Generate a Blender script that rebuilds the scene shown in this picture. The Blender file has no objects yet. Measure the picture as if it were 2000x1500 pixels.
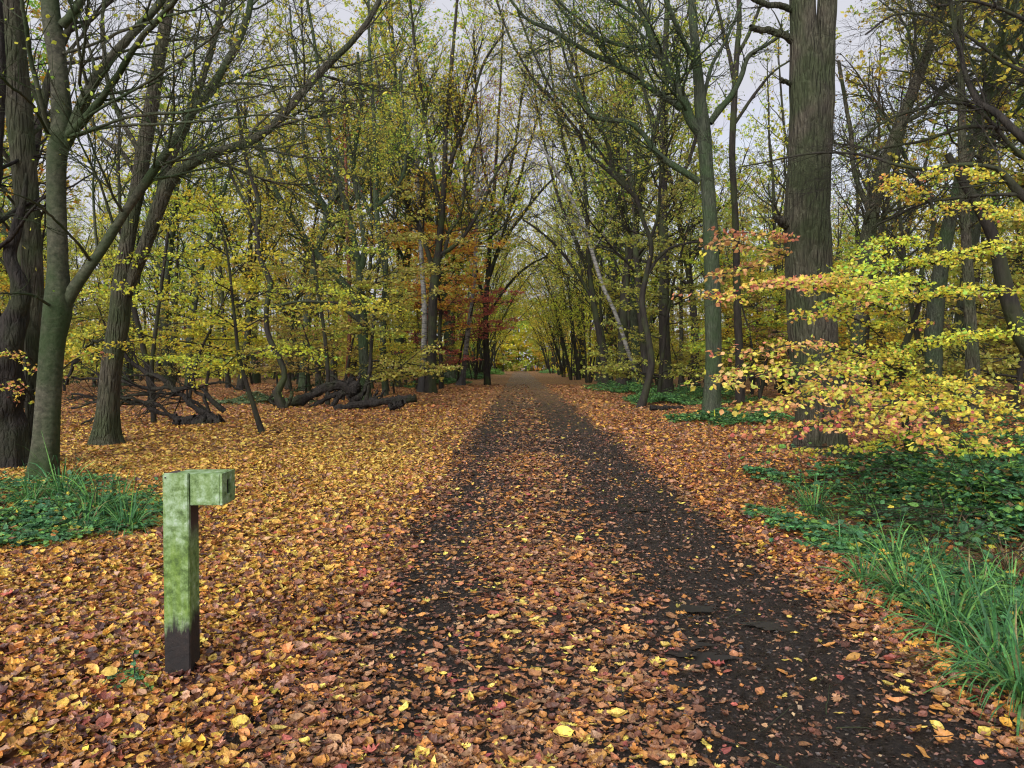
import bpy, math, random
import numpy as np
from mathutils import Matrix, Vector, Euler
R_ = math.radians
sc = bpy.context.scene
# ------------------------------------------------------------ camera, sky, sun, exposure
F = 1444.4                      # focal length in pixels of the 2000 px wide photograph
CAM = np.array([0.0, 0.0, 1.6])
cd = bpy.data.cameras.new('camera'); cam = bpy.data.objects.new('camera', cd)
sc.collection.objects.link(cam)
cd.sensor_width = 36; cd.lens = 26; cd.clip_start = .05; cd.clip_end = 2000
EUL = Euler((R_(90-1.467), 0, R_(.476)), 'XYZ')
cam.location = CAM; cam.rotation_euler = EUL
sc.camera = cam
SUN_EL, SUN_AZ = 36, 205        # degrees; azimuth clockwise from +Y (behind, slightly left)
w = bpy.data.worlds.new("World"); sc.world = w; w.use_nodes = True
nt = w.node_tree; nt.nodes.clear()
wo = nt.nodes.new('ShaderNodeOutputWorld'); bg = nt.nodes.new('ShaderNodeBackground')
sky = nt.nodes.new('ShaderNodeTexSky'); sky.sky_type = 'NISHITA'; sky.sun_disc = False
sky.sun_elevation = R_(SUN_EL); sky.sun_rotation = R_(SUN_AZ); sky.dust_density = 4; sky.air_density = 1.0
hs = nt.nodes.new('ShaderNodeHueSaturation'); hs.inputs['Saturation'].default_value = .22
mx = nt.nodes.new('ShaderNodeMix'); mx.data_type = 'RGBA'; mx.blend_type = 'MULTIPLY'; mx.inputs[0].default_value = 1
tc = nt.nodes.new('ShaderNodeTexCoord'); ns = nt.nodes.new('ShaderNodeTexNoise')
ns.inputs['Scale'].default_value = 3.2; ns.inputs['Detail'].default_value = 6
cr = nt.nodes.new('ShaderNodeValToRGB'); cr.color_ramp.elements[0].position = .3; cr.color_ramp.elements[1].position = .72
cr.color_ramp.elements[0].color = (.76, .78, .85, 1); cr.color_ramp.elements[1].color = (1.12, 1.12, 1.18, 1)
L = nt.links.new
L(tc.outputs['Generated'], ns.inputs['Vector']); L(ns.outputs['Fac'], cr.inputs[0])
L(sky.outputs[0], hs.inputs['Color']); L(hs.outputs[0], mx.inputs[6]); L(cr.outputs[0], mx.inputs[7])
lt = nt.nodes.new('ShaderNodeMix'); lt.data_type = 'RGBA'; lt.blend_type = 'LIGHTEN'; lt.inputs[0].default_value = 1
lt.inputs[7].default_value = (3.4, 3.45, 3.8, 1); L(mx.outputs[2], lt.inputs[6]); L(lt.outputs[2], bg.inputs[0]); L(bg.outputs[0], wo.inputs[0]); bg.inputs[1].default_value = .15
sd = bpy.data.lights.new('sun', 'SUN'); sd.energy = 1.5; sd.angle = R_(45); sd.color = (1, .97, .92)
so = bpy.data.objects.new('sun', sd); sc.collection.objects.link(so)
so.rotation_euler = (R_(90-SUN_EL), 0, R_(180-SUN_AZ))
sc.view_settings.view_transform = 'Standard'; sc.view_settings.look = 'None'
sc.view_settings.exposure = 0.48; sc.view_settings.gamma = 1
cy = sc.cycles
cy.max_bounces = 5; cy.diffuse_bounces = 3; cy.glossy_bounces = 2; cy.transmission_bounces = 3; cy.transparent_max_bounces = 4
cy.use_denoising = True
cy.filter_width = 1.2
# ------------------------------------------------------------ helpers: pixels to metres
ROT = np.array(EUL.to_matrix())
def at(px, py, Y):
    d = ROT @ np.array([(px-1000)/F, -(py-750)/F, -1.0])
    return CAM + d*(Y/d[1])
def sst(a, b, x):
    t = np.clip((x-a)/(b-a), 0, 1); return t*t*(3-2*t)
def gz(x, y):
    x = np.asarray(x, float); y = np.asarray(y, float)
    off = sst(2.0, 5.0, np.abs(x-.6))
    z = off*(.05*np.sin(x*.83+1.1+.3*y)+.04*np.sin(y*.61+.4*x)+.02*np.sin(2.3*x-1.7*y))
    z = z-.035*np.exp(-((x+.6)/.35)**2)-.045*np.exp(-((x-1.45)/.45)**2)+.03*np.exp(-((x-.35)/.4)**2)
    z = z+.012*np.sin(3.1*x+2*y)*np.sin(2.7*y-1.3*x)
    z = z-.30*np.exp(-((x-4.0)/.75)**2)*sst(12, 7, y)
    z = z+.02*sst(-1.5, -4, x)
    return z
def gnd(px, py):
    d = ROT @ np.array([(px-1000)/F, -(py-750)/F, -1.0])
    z = 0.
    for _ in range(6):
        p = CAM + d*((z-1.6)/d[2]); z = float(gz(p[0], p[1]))
    return p
def gdepth(py): return gnd(1012, py)[1]
def nrm(v): return v/np.maximum(np.linalg.norm(v, axis=-1, keepdims=True), 1e-9)
# ------------------------------------------------------------ mesh collector (quads only)
class Geo:
    def __init__(s): s.v = []; s.f = []; s.m = []; s.c = []; s.sm = []; s.n = 0
    def add(s, V, Fc, mi=0, col=None, smooth=True):
        V = V.reshape(-1, 3); Fc = Fc.reshape(-1, 4)
        s.v.append(V); s.f.append(Fc+s.n); s.n += len(V)
        s.m.append(np.full(len(Fc), mi, np.int32)); s.sm.append(np.full(len(Fc), smooth, bool))
        if col is None: col = np.full((len(Fc), 3), .5)
        s.c.append(col)
    def mesh(s, name, mats):
        me = bpy.data.meshes.new(name)
        V = np.concatenate(s.v).astype(np.float32); Fc = np.concatenate(s.f).astype(np.int32); nf = len(Fc)
        me.vertices.add(len(V)); me.vertices.foreach_set('co', V.ravel())
        me.loops.add(nf*4); me.loops.foreach_set('vertex_index', Fc.ravel())
        me.polygons.add(nf); me.polygons.foreach_set('loop_start', np.arange(0, nf*4, 4, dtype=np.int32))
        for m in mats: me.materials.append(m)
        me.polygons.foreach_set('material_index', np.concatenate(s.m))
        me.polygons.foreach_set('use_smooth', np.concatenate(s.sm))
        C = np.concatenate(s.c); C = np.concatenate([C, np.ones((nf, 1))], 1).astype(np.float32)
        a = me.attributes.new('col', 'FLOAT_COLOR', 'FACE'); a.data.foreach_set('color', C.ravel())
        me.update(calc_edges=True)
        return me
    def build(s, name, mats, parent=None, loc=None):
        if not isinstance(mats, (list, tuple)): mats = [mats]
        if loc is not None: s.v = [v-np.asarray(loc) for v in s.v]
        o = bpy.data.objects.new(name, s.mesh(name, mats)); sc.collection.objects.link(o)
        if parent is not None: o.parent = parent
        elif loc is not None: o.location = loc
        return o
def tag(o, label=None, cat=None, group=None, kind=None):
    if label: o['label'] = label
    if cat: o['category'] = cat
    if group: o['group'] = group
    if kind: o['kind'] = kind
    return o
def empty(name, loc, label, cat, group=None, rz=0):
    o = bpy.data.objects.new(name, None); sc.collection.objects.link(o); o.empty_display_size = .2
    o.location = loc; o.rotation_euler = (0, 0, rz); return tag(o, label, cat, group)
def tubes(g, P, Rr, sides, mi=0, rough=0., seed=0, flare=0.):
    M, K, _ = P.shape
    T = nrm(np.gradient(P, axis=1))
    mt = np.abs(T.mean(1)); ref = np.zeros((M, 3)); ref[np.arange(M), mt.argmin(1)] = 1
    u = nrm(np.cross(T, ref[:, None, :])); v = np.cross(T, u)
    a = np.linspace(0, 2*np.pi, sides, endpoint=False)
    rr = np.repeat(Rr[:, :, None], sides, 2)
    if rough:
        rg = np.random.default_rng(seed); s = np.arange(K)[None, :, None]*(1./K); A = a[None, None, :]
        f = 0
        for i in range(7):
            ka = rg.integers(1, 4) if i < 4 else rg.integers(5, 11); ks = rg.uniform(3, 14) if i < 4 else rg.uniform(1, 9)
            f = f+np.sin(ka*A+rg.uniform(0, 6)+np.sin(s*ks*1.3)*1.5)*np.cos(ks*s*3+rg.uniform(0, 6))*(1 if i < 4 else .5)
        rr = rr*(1+rough*f)
    if flare:
        s = np.arange(K)[None, :, None]/K
        rr = rr*(1+flare*np.exp(-s*K*.22)*(np.abs(np.sin(a*2.5+seed))[None, None, :]))
    V = P[:, :, None, :]+rr[..., None]*(np.cos(a)[:, None]*u[:, :, None, :]+np.sin(a)[:, None]*v[:, :, None, :])
    i = np.arange(M*K*sides).reshape(M, K, sides); j = np.roll(i, -1, axis=2)
    Fc = np.stack([i[:, :-1], j[:, :-1], j[:, 1:], i[:, 1:]], -1)
    g.add(V, Fc, mi)
def resample(pts, K):          # pts (n,4): xyz + radius, Catmull-Rom
    pts = np.asarray(pts, float); n = len(pts)
    if n == 2: pts = np.array([pts[0], (pts[0]+pts[1])/2, pts[1]]); n = 3
    q = np.vstack([2*pts[0]-pts[1], pts, 2*pts[-1]-pts[-2]])
    d = np.r_[0, np.cumsum(np.linalg.norm(np.diff(pts[:, :3], axis=0), axis=1))]
    s = np.linspace(0, d[-1], K); k = np.clip(np.searchsorted(d, s, 'right')-1, 0, n-2)
    t = ((s-d[k])/(d[k+1]-d[k]))[:, None]
    p0, p1, p2, p3 = q[k], q[k+1], q[k+2], q[k+3]
    o = .5*((2*p1)+(-p0+p2)*t+(2*p0-5*p1+4*p2-p3)*t**2+(-p0+3*p1-3*p2+p3)*t**3)
    o[:, 3] = np.maximum(o[:, 3], .002); return o
def spawn(rg, P, Rr, dens, ratio, lmin, lmax, ang, K=6, t0=.15, t1=1., wob=.18, up=.03, flat=0., rs=.55, rmin=.003, nmax=60):
    M, Kp, _ = P.shape
    Lp = np.linalg.norm(np.diff(P, axis=1), axis=2).sum(1)
    cnt = np.clip(np.round(Lp*dens).astype(int), 1, nmax)
    idx = np.repeat(np.arange(M), cnt); N = len(idx)
    t = t0+(t1-t0)*rg.random(N); kk = t*(Kp-1); k = np.minimum(kk.astype(int), Kp-2); f = (kk-k)[:, None]
    B = P[idx, k]*(1-f)+P[idx, k+1]*f
    T = nrm(P[idx, k+1]-P[idx, k]); r = Rr[idx, k]*(1-f[:, 0])+Rr[idx, k+1]*f[:, 0]
    q = rg.normal(size=(N, 3)); q[:, 2] *= (1-flat); q = nrm(q-(q*T).sum(1, keepdims=True)*T)
    A = R_(1)*(ang+rg.normal(size=N)*10)[:, None]
    D = np.cos(A)*T+np.sin(A)*q
    if flat: D[:, 2] *= (1-flat*.8); D = nrm(D)
    Ln = np.clip(Lp[idx]*ratio*(1.15-.6*t)*rg.uniform(.6, 1.3, N), lmin, lmax)
    r0 = np.maximum(r*rs, rmin)
    out = np.zeros((N, K, 3)); out[:, 0] = B
    Z = np.array([0, 0, 1.])
    for i in range(1, K):
        D = nrm(D+wob*rg.normal(size=(N, 3))*np.array([1, 1, 1-.6*flat])+up*Z)
        out[:, i] = out[:, i-1]+D*(Ln/(K-1))[:, None]
    s = np.linspace(0, 1, K)[None, :]
    RR = r0[:, None]*(1-.8*s)
    return out, np.maximum(RR, rmin*.5)
# ------------------------------------------------------------ leaves
def template(widths, curl=.25, bend=.15):
    S = len(widths); y = np.linspace(0, 1, S); ws = np.array(widths)
    V = np.zeros((S, 3, 3))
    for j, sx in enumerate((-1, 0, 1)):
        V[:, j, 0] = sx*ws; V[:, j, 1] = y; V[:, j, 2] = curl*abs(sx)*ws+bend*(y-.5)**2*2
    i = np.arange(S*3).reshape(S, 3)
    Fc = np.stack([i[:-1, :-1], i[:-1, 1:], i[1:, 1:], i[1:, :-1]], -1).reshape(-1, 4)
    return V.reshape(-1, 3), Fc
T_OAK = template([.02, .16, .10, .30, .17, .40, .22, .33, .0], .3, .25)
T_OVAL = template([.0, .26, .36, .27, .0], .3, .25)
T_BEECH = template([.0, .26, .36, .30, .13, .0], .22, .15)
T_LONG = template([.0, .15, .19, .15, .0], .3, .3)
T_RH = (np.array([[0, 0, 0], [.34, .5, .08], [0, 1, 0], [-.34, .5, .08]]), np.array([[0, 1, 2, 3]]))
def leaves(g, C, ax, no, size, cols, tpl, mi=0, rg=None, wj=.2):
    V, Fc = tpl; N = len(C)
    if N == 0: return
    ax = nrm(ax); s = nrm(np.cross(ax, no)); n = np.cross(s, ax)
    W = V[None].repeat(N, 0).copy()
    if rg is not None:
        W[:, :, 0] *= rg.uniform(1-wj, 1+wj, (N, 1)); W[:, :, 2] *= rg.uniform(-1.2, 2.6, (N, 1)); W[:, :, 2] += rg.normal(size=W.shape[:2])*.035*(len(V) > 6)
    X = C[:, None]+np.asarray(size).reshape(-1, 1, 1)*(W[:, :, 0:1]*s[:, None]+W[:, :, 1:2]*ax[:, None]+W[:, :, 2:3]*n[:, None])
    Fa = Fc[None]+(np.arange(N)*len(V))[:, None, None]
    g.add(X, Fa, mi, np.repeat(cols, len(Fc), 0), smooth=False)
def pal(rg, N, entries, jit=.18):
    c = np.array([e[0] for e in entries]); p = np.array([e[1] for e in entries], float); p /= p.sum()
    k = rg.choice(len(c), N, p=p)
    return np.clip(c[k]*np.exp(rg.normal(size=(N, 1))*jit)*np.exp(rg.normal(size=(N, 3))*.05), 0, .9)
YG = [((.56, .54, .07), 5), ((.42, .46, .07), 4), ((.68, .60, .07), 3), ((.30, .40, .07), 2.5), ((.60, .38, .07), .8)]
OLIVE = [((.40, .36, .08), 5), ((.32, .31, .07), 4), ((.50, .42, .08), 3), ((.36, .24, .08), 2)]
YL = [((.78, .70, .08), 5), ((.64, .62, .08), 4), ((.80, .64, .07), 3)]
GREEN = [((.22, .40, .05), 5), ((.32, .44, .05), 4), ((.46, .46, .06), 2)]
GOLD = [((.72, .54, .05), 5), ((.52, .32, .03), 3), ((.42, .36, .04), 4), ((.50, .22, .03), 1)]
RED = [((.26, .05, .04), 5), ((.34, .10, .05), 3), ((.18, .05, .04), 3)]
ORANGE = [((.48, .20, .04), 5), ((.50, .30, .04), 3), ((.35, .12, .04), 3)]
BROWN = [((.20, .12, .06), 5), ((.14, .09, .05), 4), ((.26, .17, .07), 2)]
SAPL = [((.86, .74, .09), 6), ((.68, .74, .11), 4), ((.38, .58, .11), 1.6), ((.80, .50, .11), 1.3)]
SAPR = [((.80, .42, .18), 5), ((.86, .68, .12), 4), ((.56, .20, .12), 2.2), ((.60, .62, .12), 2.4)]
def leaves_on(g, rg, P, n, size, palette, tpl, mi=1, flat=.6, t0=.1, droop=0., off=.02):
    M, K, _ = P.shape
    idx = np.repeat(np.arange(M), n); N = len(idx)
    t = t0+(1-t0)*rg.random(N); kk = t*(K-1); k = np.minimum(kk.astype(int), K-2); f = (kk-k)[:, None]
    C = P[idx, k]*(1-f)+P[idx, k+1]*f+rg.normal(size=(N, 3))*off
    T = nrm(P[idx, k+1]-P[idx, k])
    q = rg.normal(size=(N, 3)); q[:, 2] *= (1-flat); ax = nrm(T*.6+nrm(q)); ax[:, 2] -= droop
    no = nrm(rg.normal(size=(N, 3))*(1-flat)+np.array([0, 0, 1.])*flat+1e-3)
    leaves(g, C, ax, no, size*rg.uniform(.65, 1.3, N), pal(rg, N, palette), tpl, mi, rg)
# ------------------------------------------------------------ materials
def mat(name):
    m = bpy.data.materials.new(name); m.use_nodes = True; t = m.node_tree
    return m, t, t.nodes['Principled BSDF'], t.nodes['Material Output']
def node(t, typ, **kw):
    n = t.nodes.new(typ)
    for k, v in kw.items():
        if k.startswith('_'): setattr(n, k[1:], v)
        else: n.inputs[k.replace('__', ' ')].default_value = v
    return n
def ramp(t, stops, interp='LINEAR'):
    n = t.nodes.new('ShaderNodeValToRGB'); e = n.color_ramp.elements; n.color_ramp.interpolation = interp
    while len(e) < len(stops): e.new(.5)
    for el, (p, c) in zip(e, stops): el.position = p; el.color = (*c, 1) if len(c) == 3 else c
    return n
def leaf_mat(name, trans=.35, var=.04, rough=.5, spec=.3, mott=0):
    m, t, b, o = mat(name); l = t.links.new
    at_ = node(t, 'ShaderNodeAttribute', _attribute_name='col')
    oi = node(t, 'ShaderNodeObjectInfo')
    h = node(t, 'ShaderNodeHueSaturation')
    mr = node(t, 'ShaderNodeMapRange'); mr.inputs[3].default_value = .5-var*.6; mr.inputs[4].default_value = .5+var*.9
    l(oi.outputs['Random'], mr.inputs[0]); l(mr.outputs[0], h.inputs['Hue']); src = at_.outputs['Color']
    if mott:
        tc = node(t, 'ShaderNodeTexCoord'); nz = node(t, 'ShaderNodeTexNoise', Scale=mott, Detail=5, Roughness=.7); l(tc.outputs['Object'], nz.inputs[0])
        rr = ramp(t, [(.32, (.42, .36, .34)), (.5, (.95, .95, .95)), (.7, (1.35, 1.3, 1.2))]); l(nz.outputs['Fac'], rr.inputs[0])
        mu = node(t, 'ShaderNodeMix', _data_type='RGBA', _blend_type='MULTIPLY'); mu.inputs[0].default_value = 1; l(src, mu.inputs[6]); l(rr.outputs[0], mu.inputs[7]); src = mu.outputs[2]
        bp = node(t, 'ShaderNodeBump', Strength=.8, Distance=.006); l(nz.outputs['Fac'], bp.inputs['Height']); l(bp.outputs[0], b.inputs['Normal'])
    l(src, h.inputs['Color'])
    l(h.outputs[0], b.inputs['Base Color']); b.inputs['Roughness'].default_value = rough
    b.inputs['Specular IOR Level'].default_value = spec
    if trans:
        tr = node(t, 'ShaderNodeBsdfTranslucent'); ms = node(t, 'ShaderNodeMixShader', Fac=trans)
        l(h.outputs[0], tr.inputs['Color']); l(b.outputs[0], ms.inputs[1]); l(tr.outputs[0], ms.inputs[2]); l(ms.outputs[0], o.inputs[0])
    return m
M_LEAF = leaf_mat('leaf', .5)
M_LITTER = leaf_mat('fallen_leaf', .08, 0, .42, .4, 42)
M_GREEN = leaf_mat('green_leaf', .2, 0, .5, .25, 25)
def bark(name, c1, c2, moss, mossamt=.5, scale=9, zs=.16, bump=.5, dist=.03, plates=True):
    m, t, b, o = mat(name); l = t.links.new
    tc = node(t, 'ShaderNodeTexCoord'); mp = node(t, 'ShaderNodeMapping'); mp.inputs['Scale'].default_value = (scale, scale, scale*zs)
    l(tc.outputs['Object'], mp.inputs[0])
    n1 = node(t, 'ShaderNodeTexNoise', Scale=1.5, Detail=8, Roughness=.65); l(mp.outputs[0], n1.inputs[0])
    n3 = node(t, 'ShaderNodeTexNoise', Scale=1.2, Detail=3); l(tc.outputs['Object'], n3.inputs[0])
    vo = node(t, 'ShaderNodeTexVoronoi', _feature='DISTANCE_TO_EDGE', Scale=2.2)
    wr = node(t, 'ShaderNodeMix', _data_type='RGBA'); wr.inputs[0].default_value = .25
    l(mp.outputs[0], wr.inputs[6]); l(n1.outputs['Color'], wr.inputs[7]); l(wr.outputs[2], vo.inputs['Vector'])
    r1 = ramp(t, [(.3, c1), (.7, c2)]); l(n1.outputs['Fac'], r1.inputs[0])
    mr = ramp(t, [(.62-.35*mossamt, (0, 0, 0)), (.72-.2*mossamt, (1, 1, 1))]); l(n3.outputs['Fac'], mr.inputs[0])
    mm = node(t, 'ShaderNodeMix', _data_type='RGBA'); mf = node(t, 'ShaderNodeMath', _operation='MULTIPLY'); mf.inputs[1].default_value = .75
    l(mr.outputs[0], mf.inputs[0]); l(mf.outputs[0], mm.inputs[0]); l(r1.outputs[0], mm.inputs[6]); mm.inputs[7].default_value = (*moss, 1)
    l(mm.outputs[2], b.inputs['Base Color'])
    b.inputs['Roughness'].default_value = .85; b.inputs['Specular IOR Level'].default_value = .2
    ad = node(t, 'ShaderNodeMath', _operation='MULTIPLY_ADD'); ad.inputs[1].default_value = 1.4 if plates else .2
    ve = node(t, 'ShaderNodeMath', _operation='MINIMUM'); ve.inputs[1].default_value = .25
    l(vo.outputs['Distance'], ve.inputs[0]); l(ve.outputs[0], ad.inputs[0]); l(n1.outputs['Fac'], ad.inputs[2])
    bp = node(t, 'ShaderNodeBump', Strength=bump, Distance=dist); l(ad.outputs[0], bp.inputs['Height']); l(bp.outputs[0], b.inputs['Normal'])
    return m
M_DARK = bark('bark_dark', (.010, .009, .008), (.04, .034, .027), (.04, .052, .018), .45)
M_BEECH = bark('bark_beech', (.022, .022, .015), (.10, .096, .065), (.018, .040, .009), .72, 9, 1.3, .8, .02, False)
M_OAK = bark('bark_oak', (.03, .026, .02), (.13, .116, .08), (.045, .062, .024), .6, 9, .18, 1., .14)
M_MOSS = bark('bark_mossy', (.02, .025, .017), (.085, .095, .062), (.035, .062, .022), .6, 12, .16, 1., .05)
M_DEAD = bark('bark_dead', (.006, .0055, .005), (.036, .030, .025), (.025, .03, .013), .35, 10, .3, .9, .04)
M_RUST = bark('bark_rusty', (.10, .035, .02), (.20, .07, .04), (.06, .05, .03), .3, 10, .3, .6, .03)
def birch():
    m, t, b, o = mat('bark_birch'); l = t.links.new
    tc = node(t, 'ShaderNodeTexCoord'); mp = node(t, 'ShaderNodeMapping'); mp.inputs['Scale'].default_value = (2, 2, 9); l(tc.outputs['Object'], mp.inputs[0])
    n = node(t, 'ShaderNodeTexNoise', Scale=1.3, Detail=6, Roughness=.7); l(mp.outputs[0], n.inputs[0])
    r = ramp(t, [(.38, (.03, .027, .024)), (.5, (.17, .165, .145)), (.8, (.29, .275, .25))]); l(n.outputs['Fac'], r.inputs[0])
    sp = node(t, 'ShaderNodeSeparateXYZ'); l(tc.outputs['Object'], sp.inputs[0])
    n2 = node(t, 'ShaderNodeTexNoise', Scale=2, Detail=4); l(tc.outputs['Object'], n2.inputs[0])
    ad = node(t, 'ShaderNodeMath', _operation='MULTIPLY_ADD'); ad.inputs[1].default_value = 2.5; l(n2.outputs['Fac'], ad.inputs[0]); l(sp.outputs[2], ad.inputs[2])
    mr = node(t, 'ShaderNodeMapRange'); mr.inputs[1].default_value = 2.2; mr.inputs[2].default_value = 4.2; l(ad.outputs[0], mr.inputs[0])
    mm = node(t, 'ShaderNodeMix', _data_type='RGBA'); l(mr.outputs[0], mm.inputs[0]); mm.inputs[6].default_value = (.025, .022, .02, 1); l(r.outputs[0], mm.inputs[7])
    l(mm.outputs[2], b.inputs['Base Color']); b.inputs['Roughness'].default_value = .7
    bp = node(t, 'ShaderNodeBump', Strength=.5, Distance=.02); l(n.outputs['Fac'], bp.inputs['Height']); l(bp.outputs[0], b.inputs['Normal'])
    return m
M_BIRCH = birch()
def ground_mat(name, mud):
    m, t, b, o = mat(name); l = t.links.new
    tc = node(t, 'ShaderNodeTexCoord')
    n0 = node(t, 'ShaderNodeTexNoise', Scale=9, Detail=4); l(tc.outputs['Object'], n0.inputs[0])
    wv = node(t, 'ShaderNodeVectorMath', _operation='MULTIPLY_ADD'); wv.inputs[1].default_value = (.09, .09, .09)
    l(n0.outputs['Color'], wv.inputs[0]); l(tc.outputs['Object'], wv.inputs[2])
    v = node(t, 'ShaderNodeTexVoronoi', Scale=15); l(wv.outputs[0], v.inputs['Vector'])
    sp = node(t, 'ShaderNodeSeparateColor'); l(v.outputs['Color'], sp.inputs[0])
    r = ramp(t, [(0, (.05, .025, .018)), (.18, (.11, .05, .03)), (.34, (.19, .085, .05)), (.5, (.27, .12, .055)), (.66, (.33, .17, .06)), (.82, (.40, .24, .06)), (.94, (.46, .32, .06))], 'CONSTANT'); l(sp.outputs[0], r.inputs[0])
    sx = node(t, 'ShaderNodeSeparateXYZ'); l(tc.outputs['Object'], sx.inputs[0])
    nb = node(t, 'ShaderNodeTexNoise', Scale=.35, Detail=5, Roughness=.65); l(tc.outputs['Object'], nb.inputs[0])
    n2 = node(t, 'ShaderNodeTexNoise', Scale=26, Detail=9, Roughness=.78); l(tc.outputs['Object'], n2.inputs[0])
    n4 = node(t, 'ShaderNodeTexNoise', Scale=5, Detail=8, Roughness=.7); l(tc.outputs['Object'], n4.inputs[0])
    mudr = ramp(t, [(.34, (.007, .005, .004)), (.5, (.028, .020, .015)), (.62, (.055, .040, .030)), (.75, (.10, .075, .058))]); l(n2.outputs['Fac'], mudr.inputs[0])
    if mud:
        # leaves trodden into the mud: more in the middle strip and with distance
        mr = node(t, 'ShaderNodeMapRange'); mr.inputs[1].default_value = 6; mr.inputs[2].default_value = 60; mr.inputs[3].default_value = .0; mr.inputs[4].default_value = .42
        l(sx.outputs[1], mr.inputs[0])
        ad = node(t, 'ShaderNodeMath', _operation='ADD'); l(n4.outputs['Fac'], ad.inputs[0]); l(mr.outputs[0], ad.inputs[1])
        rr = ramp(t, [(.66, (0, 0, 0)), (.74, (1, 1, 1))]); l(ad.outputs[0], rr.inputs[0])
        dim = node(t, 'ShaderNodeMix', _data_type='RGBA', _blend_type='MULTIPLY'); dim.inputs[0].default_value = 1; dim.inputs[7].default_value = (.62, .62, .75, 1); l(r.outputs[0], dim.inputs[6])
        mm = node(t, 'ShaderNodeMix', _data_type='RGBA'); l(rr.outputs[0], mm.inputs[0]); l(mudr.outputs[0], mm.inputs[6]); l(dim.outputs[2], mm.inputs[7])
    else:
        rr = ramp(t, [(.30, (0, 0, 0)), (.42, (1, 1, 1))]); l(n4.outputs['Fac'], rr.inputs[0])
        mm = node(t, 'ShaderNodeMix', _data_type='RGBA'); l(rr.outputs[0], mm.inputs[0]); l(mudr.outputs[0], mm.inputs[6]); l(r.outputs[0], mm.inputs[7])
    # each leaf cell a touch darker at its rim
    l(mm.outputs[2], b.inputs['Base Color'])
    if mud:
        rg_ = ramp(t, [(.42, (.16, .16, .16)), (.55, (.75, .75, .75))]); l(n4.outputs['Fac'], rg_.inputs[0]); l(rg_.outputs[0], b.inputs['Roughness'])
        b.inputs['Specular IOR Level'].default_value = .25
    else: b.inputs['Roughness'].default_value = .8; b.inputs['Specular IOR Level'].default_value = .2
    ad2 = node(t, 'ShaderNodeMath', _operation='MULTIPLY_ADD'); ad2.inputs[1].default_value = .6; l(sp.outputs[1], ad2.inputs[0]); l(n2.outputs['Fac'], ad2.inputs[2])
    bp = node(t, 'ShaderNodeBump', Strength=1. if mud else .9, Distance=.06 if mud else .04); l((n2 if mud else ad2).outputs[0], bp.inputs['Height']); l(bp.outputs[0], b.inputs['Normal'])
    return m
def plain(name, c, rough=.6, var=.25, scale=12):
    m, t, b, o = mat(name); l = t.links.new
    tc = node(t, 'ShaderNodeTexCoord'); n = node(t, 'ShaderNodeTexNoise', Scale=scale, Detail=5); l(tc.outputs['Object'], n.inputs[0])
    r = ramp(t, [(.3, tuple(x*(1-var) for x in c)), (.7, tuple(min(1, x*(1+var)) for x in c))]); l(n.outputs['Fac'], r.inputs[0])
    l(r.outputs[0], b.inputs['Base Color']); b.inputs['Roughness'].default_value = rough
    return m
# ------------------------------------------------------------ ground and path
def axis(*seg):
    return np.unique(np.round(np.concatenate([np.arange(a, b, s) for a, b, s in seg]), 4))
xs = axis((-150, -30, 6), (-30, -8, 1), (-8, 8, .1), (8, 30, 1), (30, 151, 6))
ys = axis((-20, 1, 1.5), (1, 16, .1), (16, 40, .5), (40, 321, 4))
def sheet(name, xs, ys, m, dz=0, xf=None):
    X, Y = np.meshgrid(xs, ys)
    if xf is not None: X = xf(X, Y)
    Z = gz(X, Y)+dz+(clods(X, Y)*sst(0, .15, np.minimum(X+1.1, 2.1-X)) if xf is not None else 0); V = np.stack([X, Y, Z], -1); i = np.arange(X.size).reshape(X.shape)
    g = Geo(); g.add(V, np.stack([i[:-1, :-1], i[:-1, 1:], i[1:, 1:], i[1:, :-1]], -1)); return g.build(name, m)
def clods(x, y): return 0*x
tag(sheet('ground', xs, ys, ground_mat('leafy_floor', False)), 'forest floor covered in fallen orange and yellow leaves', kind='structure')
def pathx(X, Y):
    t = (X+1.15)/3.3
    l = -1.05+.12*np.sin(Y*1.3)+.08*np.sin(Y*3.1+1)+.05*np.sin(Y*7.7); r = 2.1+.12*np.sin(Y*1.1+2)+.08*np.sin(Y*2.7)+.05*np.sin(Y*8.3)
    return l+(r-l)*t
def vnoise(x, y, sc_, seed):
    r = np.random.default_rng(seed).random((256, 256)); x = x*sc_+500; y = y*sc_+500
    i = np.floor(x).astype(int); j = np.floor(y).astype(int); u = x-i; v = y-j; u = u*u*(3-2*u); v = v*v*(3-2*v)
    g_ = lambda a, b: r[a % 256, b % 256]
    return g_(i, j)*(1-u)*(1-v)+g_(i+1, j)*u*(1-v)+g_(i, j+1)*(1-u)*v+g_(i+1, j+1)*u*v
def clods(x, y): return .014*vnoise(x, y, 5, 1)+.012*vnoise(x, y, 13, 2)+.009*vnoise(x, y, 28, 3)-.012
tag(sheet('path', np.linspace(-1.15, 2.15, 111), axis((-20, 1, 1), (1, 12, .03), (12, 16, .1), (16, 40, .5), (40, 251, 3)), ground_mat('muddy_path', True), .006, pathx), 'muddy dark track running straight through the wood', kind='structure')
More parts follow.
